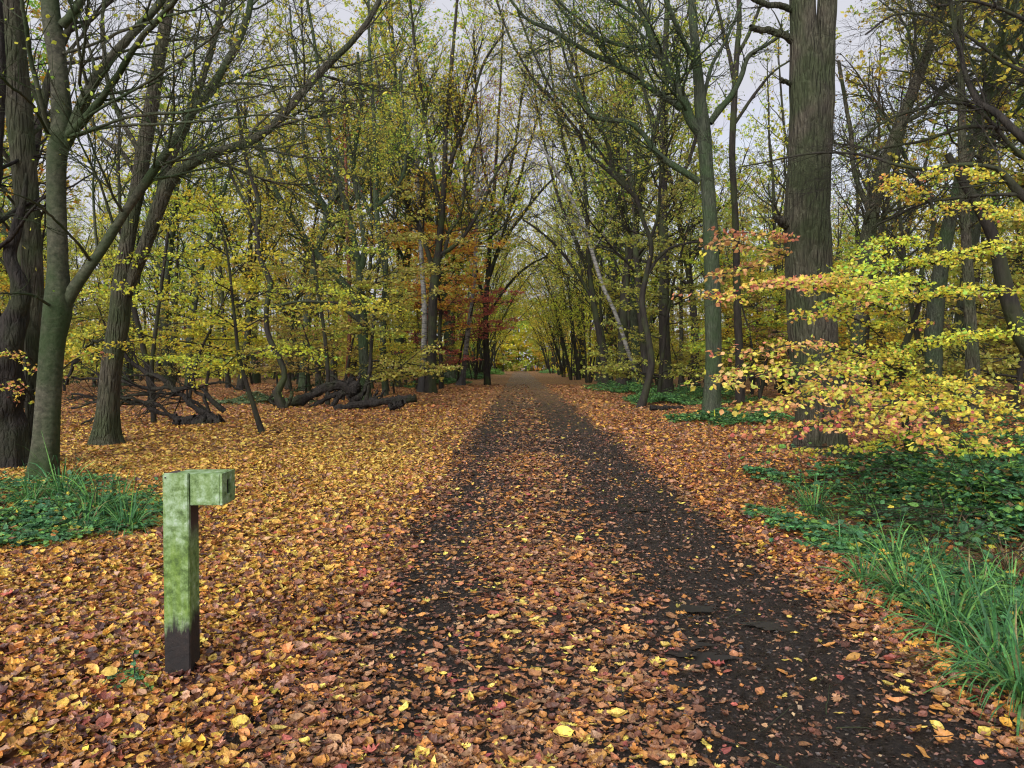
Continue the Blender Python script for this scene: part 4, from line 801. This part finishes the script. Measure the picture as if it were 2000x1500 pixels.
bpx(1500, 935, .3, .4, 60, .14, .07, 'single little bramble shoot on the leaf litter left of the bramble bank', 8)
bpx(1490, 1005, .22, .25, 45, .10, .055, 'tiny bramble sprig nearest the muddy track', 9)
bpx(60, 1040, .75, .8, 480, .20, .055, 'dark bluish brambles at the left edge of the photo', 10)
bpx(190, 1010, .9, .9, 480, .18, .055, 'brambles mixed among the sedges left of the green post', 11)
bpx(60, 965, .9, .8, 260, .20, .06, 'brambles around the foot of the foreground beech', 12)
bpx(250, 1335, .12, .1, 14, .05, .03, 'tiny green seedlings in the leaves beside the post', 13, name='seedling', cat='seedling')
bpx(1385, 822, 1.3, .9, 620, .30, .08, 'ivy mat around the foot of the tall green-grey tree', 14, pl=IVY, name='ivy_patch', cat='ivy')
bpx(1470, 826, 1.2, 1.2, 420, .30, .08, 'ivy spreading right of the foot of the tall green-grey tree', 15, pl=IVY, name='ivy_patch', cat='ivy')
bramble(5.9, 31, 1.3, 3.2, 1500, .35, .10, 'bright green ivy bed edging the track behind the bent slender tree', 16, IVY, 'ivy_patch', 'ivy')
bramble(8.6, 36, 2.4, 5, 2200, .45, .10, 'ivy bed around the straight blackish trunk', 17, IVY, 'ivy_patch', 'ivy')
bramble(6.8, 46, 1.8, 9, 2600, .45, .12, 'long low ivy bank running beside the far track on the right', 18, IVY, 'ivy_patch', 'ivy')
bramble(-10.3, 29.5, 1.9, .9, 800, .3, .08, 'pale ivy mat linking the fallen crown and the dead trunk', 19, [((.10, .16, .07), 4), ((.16, .20, .10), 2)], 'ivy_patch', 'ivy')
bramble(-7, 62, 2.2, 10, 1600, .4, .14, 'green ground cover behind the far pale birch on the left', 20, IVY, 'ivy_patch', 'ivy')
bramble(-5.8, 88, 1.6, 14, 1500, .9, .17, 'dark ivy skirt round the coppiced stems far along the left of the track', 21, IVY, 'ivy_patch', 'ivy')
bramble(-5, 128, 2.4, 10, 900, .9, .3, 'bright green bank at the far left end of the track', 22, [((.14, .30, .05), 4), ((.20, .34, .06), 2)], 'ivy_patch', 'ivy')
bramble(7.6, 150, 2.8, 9, 900, .9, .3, 'bright green bank at the far right end of the track', 23, [((.14, .30, .08), 4), ((.20, .34, .10), 2)], 'ivy_patch', 'ivy')
# blue pipe crossing the ditch
g = Geo(); P = resample([[*at(1790, 1160, 5.0), .012], [*at(1840, 1174, 4.85), .012], [*at(1900, 1187, 4.75), .012], [*at(1960, 1187, 4.7), .012], [*at(2080, 1180, 4.7), .012]], 24)[None]
tubes(g, P[..., :3], P[..., 3], 12); tag(g.build('pipe', plain('blue_plastic', (.06, .14, .22), .5, .35)), 'thin blue pipe lying through the sedges at the right edge', 'pipe')
# a stretch of standing water and wet mud in the right-hand rut
for i, (a, b_) in enumerate([((1215, 1150), [(1210, 1150, .07, .22)]), ((1290, 1190), [(1290, 1190, .16, .10)]), ((1320, 1275), [(1300, 1265, .16, .07), (1345, 1290, .13, .06)]), ((1290, 1345), [(1290, 1345, .06, .07)]), ((1560, 1230), [(1550, 1225, .14, .09)]), ((1215, 990), [(1215, 995, .12, .18)])]):
    puddle((a, b_), ['small upright sliver of water highest in the rut', 'wide shallow puddle beside the leafy middle', 'largest forked puddle in the near rut', 'tiny puddle nearest the camera', 'puddle close to the leafy right verge', 'faint wet patch farthest up the track'][i])
# ------------------------------------------------------------ walkers far down the track
def person(px, Y, label, pose, cloth, legs, skin=(.35, .22, .16)):
    p = at(px, 727, Y); x = p[0]; z = float(gz(x, Y)); root = empty('person', (x, Y, z), label, 'person')
    J = dict(pel=(0, 0, .95, .13), chest=(0, .02, 1.30, .16), neck=(0, .02, 1.47, .055), head=(0, 0, 1.62, .09), top=(0, 0, 1.70, .07),
             ls=(-.19, .02, 1.40, .06), le=(-.26, .03, 1.14, .045), lh=(-.22, -.10, .92, .035), rs=(.19, .02, 1.40, .06), re=(.26, .04, 1.14, .045), rh=(.22, -.08, .93, .035),
             lp=(-.09, 0, .88, .09), lk=(-.10, -.05-pose, .48, .06), la=(-.10, .03-pose, .08, .045), lt=(-.11, -.12-pose, .04, .035), rp=(.09, 0, .88, .09), rk=(.10, .0+pose*.5, .48, .06), ra=(.10, .10+pose, .08, .045), rt=(.11, -.03+pose, .04, .035))
    E = [('pel', 'chest'), ('chest', 'neck'), ('neck', 'head'), ('head', 'top'), ('chest', 'ls'), ('ls', 'le'), ('le', 'lh'), ('chest', 'rs'), ('rs', 're'), ('re', 'rh'), ('pel', 'lp'), ('lp', 'lk'), ('lk', 'la'), ('la', 'lt'), ('pel', 'rp'), ('rp', 'rk'), ('rk', 'ra'), ('ra', 'rt')]
    ks = list(J); me = bpy.data.meshes.new('body'); me.from_pydata([J[k][:3] for k in ks], [(ks.index(a), ks.index(b)) for a, b in E], [])
    o = bpy.data.objects.new('body_tmp', me); sc.collection.objects.link(o)
    sk = o.modifiers.new('s', 'SKIN'); o.modifiers.new('d', 'SUBSURF').levels = 2
    for i, k in enumerate(ks): me.skin_vertices[0].data[i].radius = (J[k][3], J[k][3]*.85)
    me.skin_vertices[0].data[0].use_root = True
    dg = bpy.context.evaluated_depsgraph_get(); nm = bpy.data.meshes.new_from_object(o.evaluated_get(dg)); bpy.data.objects.remove(o)
    nm.name = 'body'; nm.materials.clear()
    for c in (skin, cloth, legs): nm.materials.append(plain('cloth', c, .8))
    for f in nm.polygons:
        c = f.center; f.use_smooth = True
        f.material_index = 2 if c.z < .93 and abs(c.x) < .18 else (0 if c.z > 1.46 or (abs(c.x) > .17 and c.z < .96) else 1)
    b = bpy.data.objects.new('body', nm); sc.collection.objects.link(b); b.parent = root
    g = Geo(); a = np.linspace(0, 1, 7); P = np.stack([np.zeros(7), np.full(7, .015), 1.60+.16*a], -1)[None]; tubes(g, P, (.105*np.sqrt(1-(a*.98-.15)**2))[None], 14); g.build('hair', plain('hair', (.02, .016, .013)), root)
person(1027, 172, 'walker in a dark jacket and black trousers, leftmost of the far figures', .10, (.03, .03, .045), (.012, .012, .014))
person(1039.5, 185, 'slim distant figure all in black between two other walkers', .04, (.015, .015, .016), (.01, .01, .012))
person(1046, 178, 'distant figure in a grey jacket and grey-blue trousers, rightmost of the walkers', .12, (.20, .19, .22), (.07, .09, .12))

# ------------------------------------------------------------ the wood behind: prototypes copied as single trees
def proto_tall(seed, h, r, palette, bk, leaf, nleaf, lean=.04, t0=.28, nl=1.0, up=.08, ang=42, d=(1., 1.5, 1.7, 2.2), rat=.34, forked=False):
    rg = np.random.default_rng(seed); K = 16
    P = np.zeros((1, K, 3)); D = nrm(np.array([[rg.normal()*lean, rg.normal()*lean, 1.]])); P[0, 0, 2] = -.1
    for i in range(1, K): D = nrm(D+rg.normal(size=(1, 3))*.05*np.array([1, 1, 0])); P[:, i] = P[:, i-1]+D*h/(K-1)
    Rr = (r*(1-.85*np.linspace(0, 1, K)**1.1))[None]; Rr[0, 0] *= 1.35
    g = Geo(); tubes(g, P, Rr, 10, 0, .04, seed, .15)
    P1, R1 = spawn(rg, P, Rr, d[0], rat, 1.2, h*.38, ang, 9, t0, 1, .13, up, 0, .5, .012); tubes(g, P1, R1, 5)
    trunk = g.mesh('trunk', [bk]); g = Geo()
    P2, R2 = spawn(rg, P1, R1, d[1], .42, .5, 2.6, 42, 6, .2, 1, .16, up*.7, .1, .55, .008); tubes(g, P2, R2, 4)
    P3, R3 = spawn(rg, P2, R2, d[2], .5, .3, 1.3, 40, 5, .15, 1, .16, .03, .2, .6, .006); tubes(g, P3, R3, 3)
    P4, R4 = spawn(rg, P3, R3, d[3], .5, .2, .7, 40, 3, .1, 1, .14, .0, .3, .6, .004); tubes(g, P4, R4, 3)
    if nleaf: leaves_on(g, rg, P4, nleaf, leaf, palette, T_RH, 1, flat=.45, off=.05)
    return [('trunk', trunk), ('crown', g.mesh('crown', [bk, M_LEAF]))]
def proto_under(seed, h, r, palette, leaf, nleaf, n=15, t0=.16, L1=2.6, bk=M_DARK):
    rg = np.random.default_rng(seed); K = 12
    P = np.zeros((1, K, 3)); D = nrm(np.array([[rg.normal()*.12, rg.normal()*.12, 1.]])); P[0, 0, 2] = -.05
    for i in range(1, K): D = nrm(D+rg.normal(size=(1, 3))*.07*np.array([1, 1, 0])); P[:, i] = P[:, i-1]+D*h/(K-1)
    Rr = (r*(1-.85*np.linspace(0, 1, K)))[None]
    g = Geo(); tubes(g, P, Rr, 8, 0, .04, seed, .15)
    P1, R1 = spawn(rg, P, Rr, n/h, .5, L1*.5, L1, 68, 8, t0, 1, .07, .012, .6, .45, .006); tubes(g, P1, R1, 4)
    trunk = g.mesh('trunk', [bk]); g = Geo()
    P2, R2 = spawn(rg, P1, R1, 3.4, .45, .3, 1.2, 55, 5, .1, 1, .08, 0, .93, .6, .004); tubes(g, P2, R2, 3)
    P3, R3 = spawn(rg, P2, R2, 4.5, .5, .15, .6, 48, 3, .1, 1, .08, 0, .93, .6, .003); tubes(g, P3, R3, 3)
    leaves_on(g, rg, P3, nleaf, leaf, palette, T_RH, 1, flat=.6, off=.03); leaves_on(g, rg, P2, nleaf, leaf, palette, T_RH, 1, flat=.6, off=.03)
    return [('trunk', trunk), ('crown', g.mesh('crown', [bk, M_LEAF]))]
def proto_coppice(seed, h, palette, leaf, nleaf, n=7, arch=1.0, bk=M_DARK):
    """many stems from one stool, fanning out and arching over"""
    rg = np.random.default_rng(seed); K = 18
    P = np.zeros((n, K, 3)); a = rg.uniform(0, 2*np.pi, n); a[:n//2] = rg.uniform(-1.2, 1.2, n//2)
    P[:, 0] = np.stack([.3*np.cos(a), .3*np.sin(a), np.full(n, -.05)], -1); th = R_(2)+R_(15)*rg.random(n)
    D = np.stack([np.cos(a)*np.sin(th), np.sin(a)*np.sin(th), np.cos(th)], -1); Ln = h*rg.uniform(.75, 1.1, n)
    for i in range(1, K):
        D = nrm(D+np.stack([np.cos(a)*.045*arch, np.sin(a)*.045*arch, np.zeros(n)], -1)+rg.normal(size=(n, 3))*.055); P[:, i] = P[:, i-1]+D*(Ln/(K-1))[:, None]
    Rr = rg.uniform(.05, .13, n)[:, None]*(1-.85*np.linspace(0, 1, K)[None])
    g = Geo(); tubes(g, P, Rr, 8, 0, .03, seed)
    P1, R1 = spawn(rg, P, Rr, .8, .28, 1, 4, 32, 8, .2, 1, .10, .03, 0, .55, .01); tubes(g, P1, R1, 4)
    trunk = g.mesh('trunk', [bk]); g = Geo()
    P2, R2 = spawn(rg, P1, R1, 1.5, .45, .5, 2, 35, 6, .15, 1, .12, .03, .1, .6, .007); tubes(g, P2, R2, 3)
    P3, R3 = spawn(rg, P2, R2, 2.6, .5, .25, 1., 38, 4, .1, 1, .12, .0, .4, .6, .005); tubes(g, P3, R3, 3)
    leaves_on(g, rg, P3, nleaf, leaf, palette, T_RH, 1, flat=.45, off=.05)
    return [('trunk', trunk), ('crown', g.mesh('crown', [bk, M_LEAF]))]
TALL = [proto_tall(101, 19, .24, YG, M_DARK, .16, 8), proto_tall(102, 22, .28, YG, M_MOSS, .16, 8), proto_tall(103, 17, .20, GOLD, M_DARK, .15, 8), proto_tall(104, 20, .22, OLIVE, M_DARK, .16, 5, .08),
        proto_tall(105, 21, .25, GREEN, M_MOSS, .17, 7), proto_tall(106, 18, .17, YG, M_DARK, .16, 7, .1, .3, rat=.22), proto_tall(107, 15, .13, OLIVE, M_DARK, .15, 6, .12, .3, rat=.2), proto_tall(108, 18, .22, BROWN, M_OAK, .12, 1, .08, .2)]
UND = [proto_under(111, 6.5, .07, YG, .115, 6, 18), proto_under(112, 7.5, .08, YG, .12, 6, 20), proto_under(113, 5.5, .06, OLIVE, .11, 6, 18), proto_under(114, 8.5, .09, OLIVE, .12, 6, 22, .1, 3), proto_under(115, 7, .07, GOLD, .115, 6, 18)]
BRW = [proto_under(116, 4.5, .06, BROWN, .10, 3, 16, .08), proto_under(117, 5.5, .06, RED, .11, 4, 14, .12), proto_under(118, 3.5, .05, [((.02, .05, .02), 4), ((.035, .07, .03), 2)], .10, 5, 22, .04, 1.5)]
COP = [proto_coppice(121, 20, YL, .17, 4, 7, .7), proto_coppice(122, 21, YG, .17, 4, 7, .8), proto_coppice(123, 19, GOLD, .17, 5, 6, .75)]
def put(name, parts, x, y, s, rz, label, cat, group):
    z = float(gz(x, y)); r = empty(name, (x, y, z), label, cat, group, rz); r.scale = (s, s, s*random.uniform(.92, 1.1))
    for n_, me in parts:
        o = bpy.data.objects.new(n_, me); sc.collection.objects.link(o); o.parent = r
    return r
random.seed(17); pts = []
def free(x, y, dmin):
    return all((x-a)**2+(y-b)**2 > dmin*dmin for a, b in pts)
band = lambda y: 'in the near wood' if y < 48 else ('in the middle distance' if y < 80 else 'in the far wood')
TN = ['tall dark-trunked tree with yellow-green leaves', 'tall mossy-trunked tree with yellow-green leaves', 'tall golden leaved tree', 'tall olive leaved tree', 'tall tree still in green leaf', 'slim pole tree with small yellow-green crown', 'thin dark pole tree with olive leaves', 'tall nearly bare brown tree']
def scatter(n, kind, protos, names, wts, y0, y1, dmin, smin, smax, name, cat, group, xmin, dense=1.):
    c = 0; tries = 0
    while c < n and tries < n*60:
        tries += 1
        y = y0+(y1-y0)*random.random()**dense; xm = .74*y+4; x = random.uniform(-xm, xm)
        if -xmin[0] < x < xmin[1] or not free(x, y, dmin): continue
        if -10 < x < 0 and y < 32 and kind == 'tall': continue
        if kind == 'tall' and y < 41 and -.44 < x/y < 0: continue
        if y < 28 and -.44 < x/y < 0: continue
        if y < 34 and .06 < x/y < .30: continue
        if kind == 'under' and x < 0 and y < 24: continue
        if kind == 'under' and x > 0 and y < 26 and x < 9: continue
        if kind == 'tall' and x > 0 and y < 30 and x < 11: continue
        pts.append((x, y)); i = random.choices(range(len(protos)), wts)[0]; side = 'left' if x < 0 else 'right'
        put(name, protos[i], x, y, random.uniform(smin, smax), random.random()*6.28, f'{names[i]} {band(y)}, {side} of track', cat, f'{group}, {side} side'); c += 1
scatter(160, 'tall', TALL, TN, [5, 5, 4, 4, 3, 4, 3, 2], 20, 112, 2.5, .8, 1.12, 'woodland_tree', 'tree', 'background woodland trees', (5.5, 6.5), .9)
UN = ['understorey beech with tiers of yellow-green leaves', 'spreading understorey beech with yellow-green leaves', 'low understorey beech with dull olive leaves', 'bushy understorey beech with olive leaves', 'understorey beech with golden leaves']
scatter(165, 'under', UND, UN, [5, 5, 4, 4, 3], 22, 98, 1.9, .75, 1.2, 'understorey_beech', 'tree', 'understorey beeches', (5.2, 6.2), .9)
scatter(26, 'under', BRW, ['low brown leaved bush', 'low dark red leaved bush', 'dark evergreen holly bush'], [5, 1, 3], 26, 80, 2.4, .7, 1.2, 'woodland_shrub', 'shrub', 'background shrubs', (6.5, 7), 1.)
# tall trees standing close along both sides of the avenue
for k, (x, y, i, s_) in enumerate([(-7.0, 58, 0, 1.45), (-6.4, 70, 1, 1.6), (-7.2, 84, 1, 1.3), (-6.6, 99, 2, 1.4), (-7.0, 116, 0, 1.4), (-6.5, 134, 1, 1.45), (8.3, 52, 4, 1.25), (7.2, 62, 1, 1.5), (8.2, 75, 4, 1.3), (7.8, 90, 0, 1.35), (8.0, 106, 3, 1.4), (7.5, 124, 1, 1.45), (-9.8, 48, 1, 1.1), (11, 46, 0, 1.1), (-8.6, 52, 4, 1.3), (6.6, 47, 0, 1.35)]):
    pts.append((x, y)); side = 'left' if x < 0 else 'right'; j = k % 6
    put('avenue_tree', TALL[i], x, y, s_, k*1.7, (['nearest', 'second', 'third', 'fourth', 'fifth', 'farthest'][j] if k < 12 else {12: 'outer nearest', 13: 'outer nearest', 14: 'green-crowned outer', 15: 'inner nearest'}[k])+f' of the tall trees lining the far track on the {side}', 'tree', 'tall trees lining the far track')
COPPER = [proto_under(131, 10, .11, [((.72, .32, .09), 4), ((.78, .52, .09), 5), ((.60, .17, .09), 2)], .13, 7, 26, .25, 3.0), proto_under(132, 6.5, .08, [((.46, .14, .10), 4), ((.54, .26, .11), 3)], .11, 7, 22, .15, 2.6)]
for (x, y, i, s_, lab) in [(-5.2, 50, 0, 1.45, 'copper-orange leaved tree rising above the pale birch on the left'), (-4.6, 56, 1, 1.3, 'dark red leaved tree leaning over the left of the far track')]:
    put('copper_beech', COPPER[i], x, y, s_, 2.0*s_, lab, 'tree', None)
# bushes one can pick out
for (x, y, i, s_, lab) in [(-5.8, 52, 1, 1.3, 'dark red leaved small tree beside the pale birch on the left of the track'), (-5.4, 47, 1, .7, 'low red leaved shrub at the foot of the pale birch'), (-7.2, 60, 2, 1.3, 'blackish evergreen bush behind the pale birch'), (17.5, 24, 0, 1.3, 'brown-purple leaved bush at the right edge beyond the sapling'), (11.5, 30, 0, 1.1, 'brown leaved bush behind the tall green-grey tree')]:
    put('woodland_shrub', BRW[i], x, y, s_, 1.3*s_, lab, 'shrub', None)
for k, (x, y, i, s_) in enumerate([(-3.6, 176, 4, 1.5), (4.6, 182, 0, 1.6), (-6.5, 168, 0, 1.5), (7.2, 170, 4, 1.5), (.2, 205, 0, 1.8), (-4, 196, 1, 1.8), (4.5, 198, 4, 1.8), (10, 188, 1, 1.6), (-10, 186, 4, 1.6)]):
    put('understorey_beech', UND[i], x, y, s_, k*1.1, 'bright yellow beech closing the far end of the track', 'tree', 'yellow beeches at the far end of the track')
# the avenue: coppiced hornbeams leaning over the track
for k, (x, y, i, s_) in enumerate([(-4.6, 78, 1, .9), (-4.9, 92, 0, 1.), (-5.3, 104, 1, 1.), (-5.0, 120, 0, 1.05), (-5.4, 138, 2, 1.1), (-5.2, 158, 0, 1.1), (6.2, 66, 0, .85), (5.8, 80, 1, .9), (6.0, 95, 2, 1.), (6.3, 112, 0, 1.), (6.0, 132, 1, 1.), (6.5, 155, 2, 1.1), (9.5, 58, 1, .9), (-9.5, 70, 2, .9)]):
    side = 'left' if x < 0 else 'right'
    nth = {0: 'nearest', 1: 'second', 2: 'third', 3: 'fourth', 4: 'fifth', 5: 'farthest', 6: 'nearest', 7: 'second', 8: 'third', 9: 'fourth', 10: 'fifth', 11: 'farthest', 12: 'outlying', 13: 'outlying'}[k]
    put('hornbeam_coppice', COP[i], x, y, s_, (0 if x < 0 else math.pi)+random.uniform(-1., 1.), f'{nth} of the many-stemmed hornbeams arching over the far track on the {side}', 'tree', 'coppiced hornbeams along the track')
# distant wood closing every view: one mass nobody could count
rg = np.random.default_rng(200); g = Geo()
nc = 4300; y = rg.uniform(95, 215, nc); y[2600:] = rg.uniform(82, 130, 1700); x = rg.uniform(-1, 1, nc)*(.78*y+10)
x[:520] = rg.uniform(-18, 20, 520); y[:520] = rg.uniform(192, 215, 520)
keep = (np.abs(x) > 7) | (y > 190); x = x[keep]; y = y[keep]; nc = len(x)
z = rg.uniform(0, 1, nc)**1.3*np.where(y > 190, 19, 20)+.4; z[-int(nc*.38):] = rg.uniform(.2, 6, int(nc*.38)); rad = rg.uniform(.9, 2.2, nc)
per = 46; idx = np.repeat(np.arange(nc), per); N = len(idx)
off = rg.normal(size=(N, 3)); off = off/np.linalg.norm(off, axis=1, keepdims=True)*(rg.random((N, 1))**.45)*rad[idx][:, None]*np.array([1.3, 1.3, .6])
C = np.stack([x, y, z], -1)[idx]+off; C[:, 2] = np.maximum(C[:, 2], .1)
kinds = [pal(rg, nc, p_, .15) for p_ in (YG, OLIVE, GOLD, GREEN, ORANGE)]
which = rg.choice(5, nc, p=[.42, .2, .25, .07, .06]); cc = np.choose(which[:, None], [k_ for k_ in kinds])
cols = np.clip(cc[idx]*np.exp(rg.normal(size=(N, 1))*.15), 0, .9)
ax = nrm(rg.normal(size=(N, 3))*np.array([1, 1, .5])); leaves(g, C, ax, nrm(rg.normal(size=(N, 3))+np.array([0, 0, .7])), rg.uniform(.25, .5, N)*np.where(y[idx] > 190, 2.1, 1.), cols, T_RH, 1, rg)
nt_ = 420; ty = rg.uniform(90, 215, nt_); tx = rg.uniform(-1, 1, nt_)*(.78*ty+10); k_ = (np.abs(tx) > 7) | (ty > 195); tx = tx[k_]; ty = ty[k_]; nt_ = len(tx)
P = np.stack([tx[:, None]+np.linspace(0, 1, 6)*rg.normal(size=(nt_, 1))*1.2, ty[:, None]+np.zeros((nt_, 6)), np.linspace(0, 1, 6)[None]*rg.uniform(12, 20, (nt_, 1))], -1)
tubes(g, P, rg.uniform(.12, .28, (nt_, 1))*(1-.7*np.linspace(0, 1, 6)[None]), 6)
tag(g.build('distant_wood', [M_DARK, M_LEAF]), 'far yellow-green woodland closing the view between the trunks', kind='stuff')
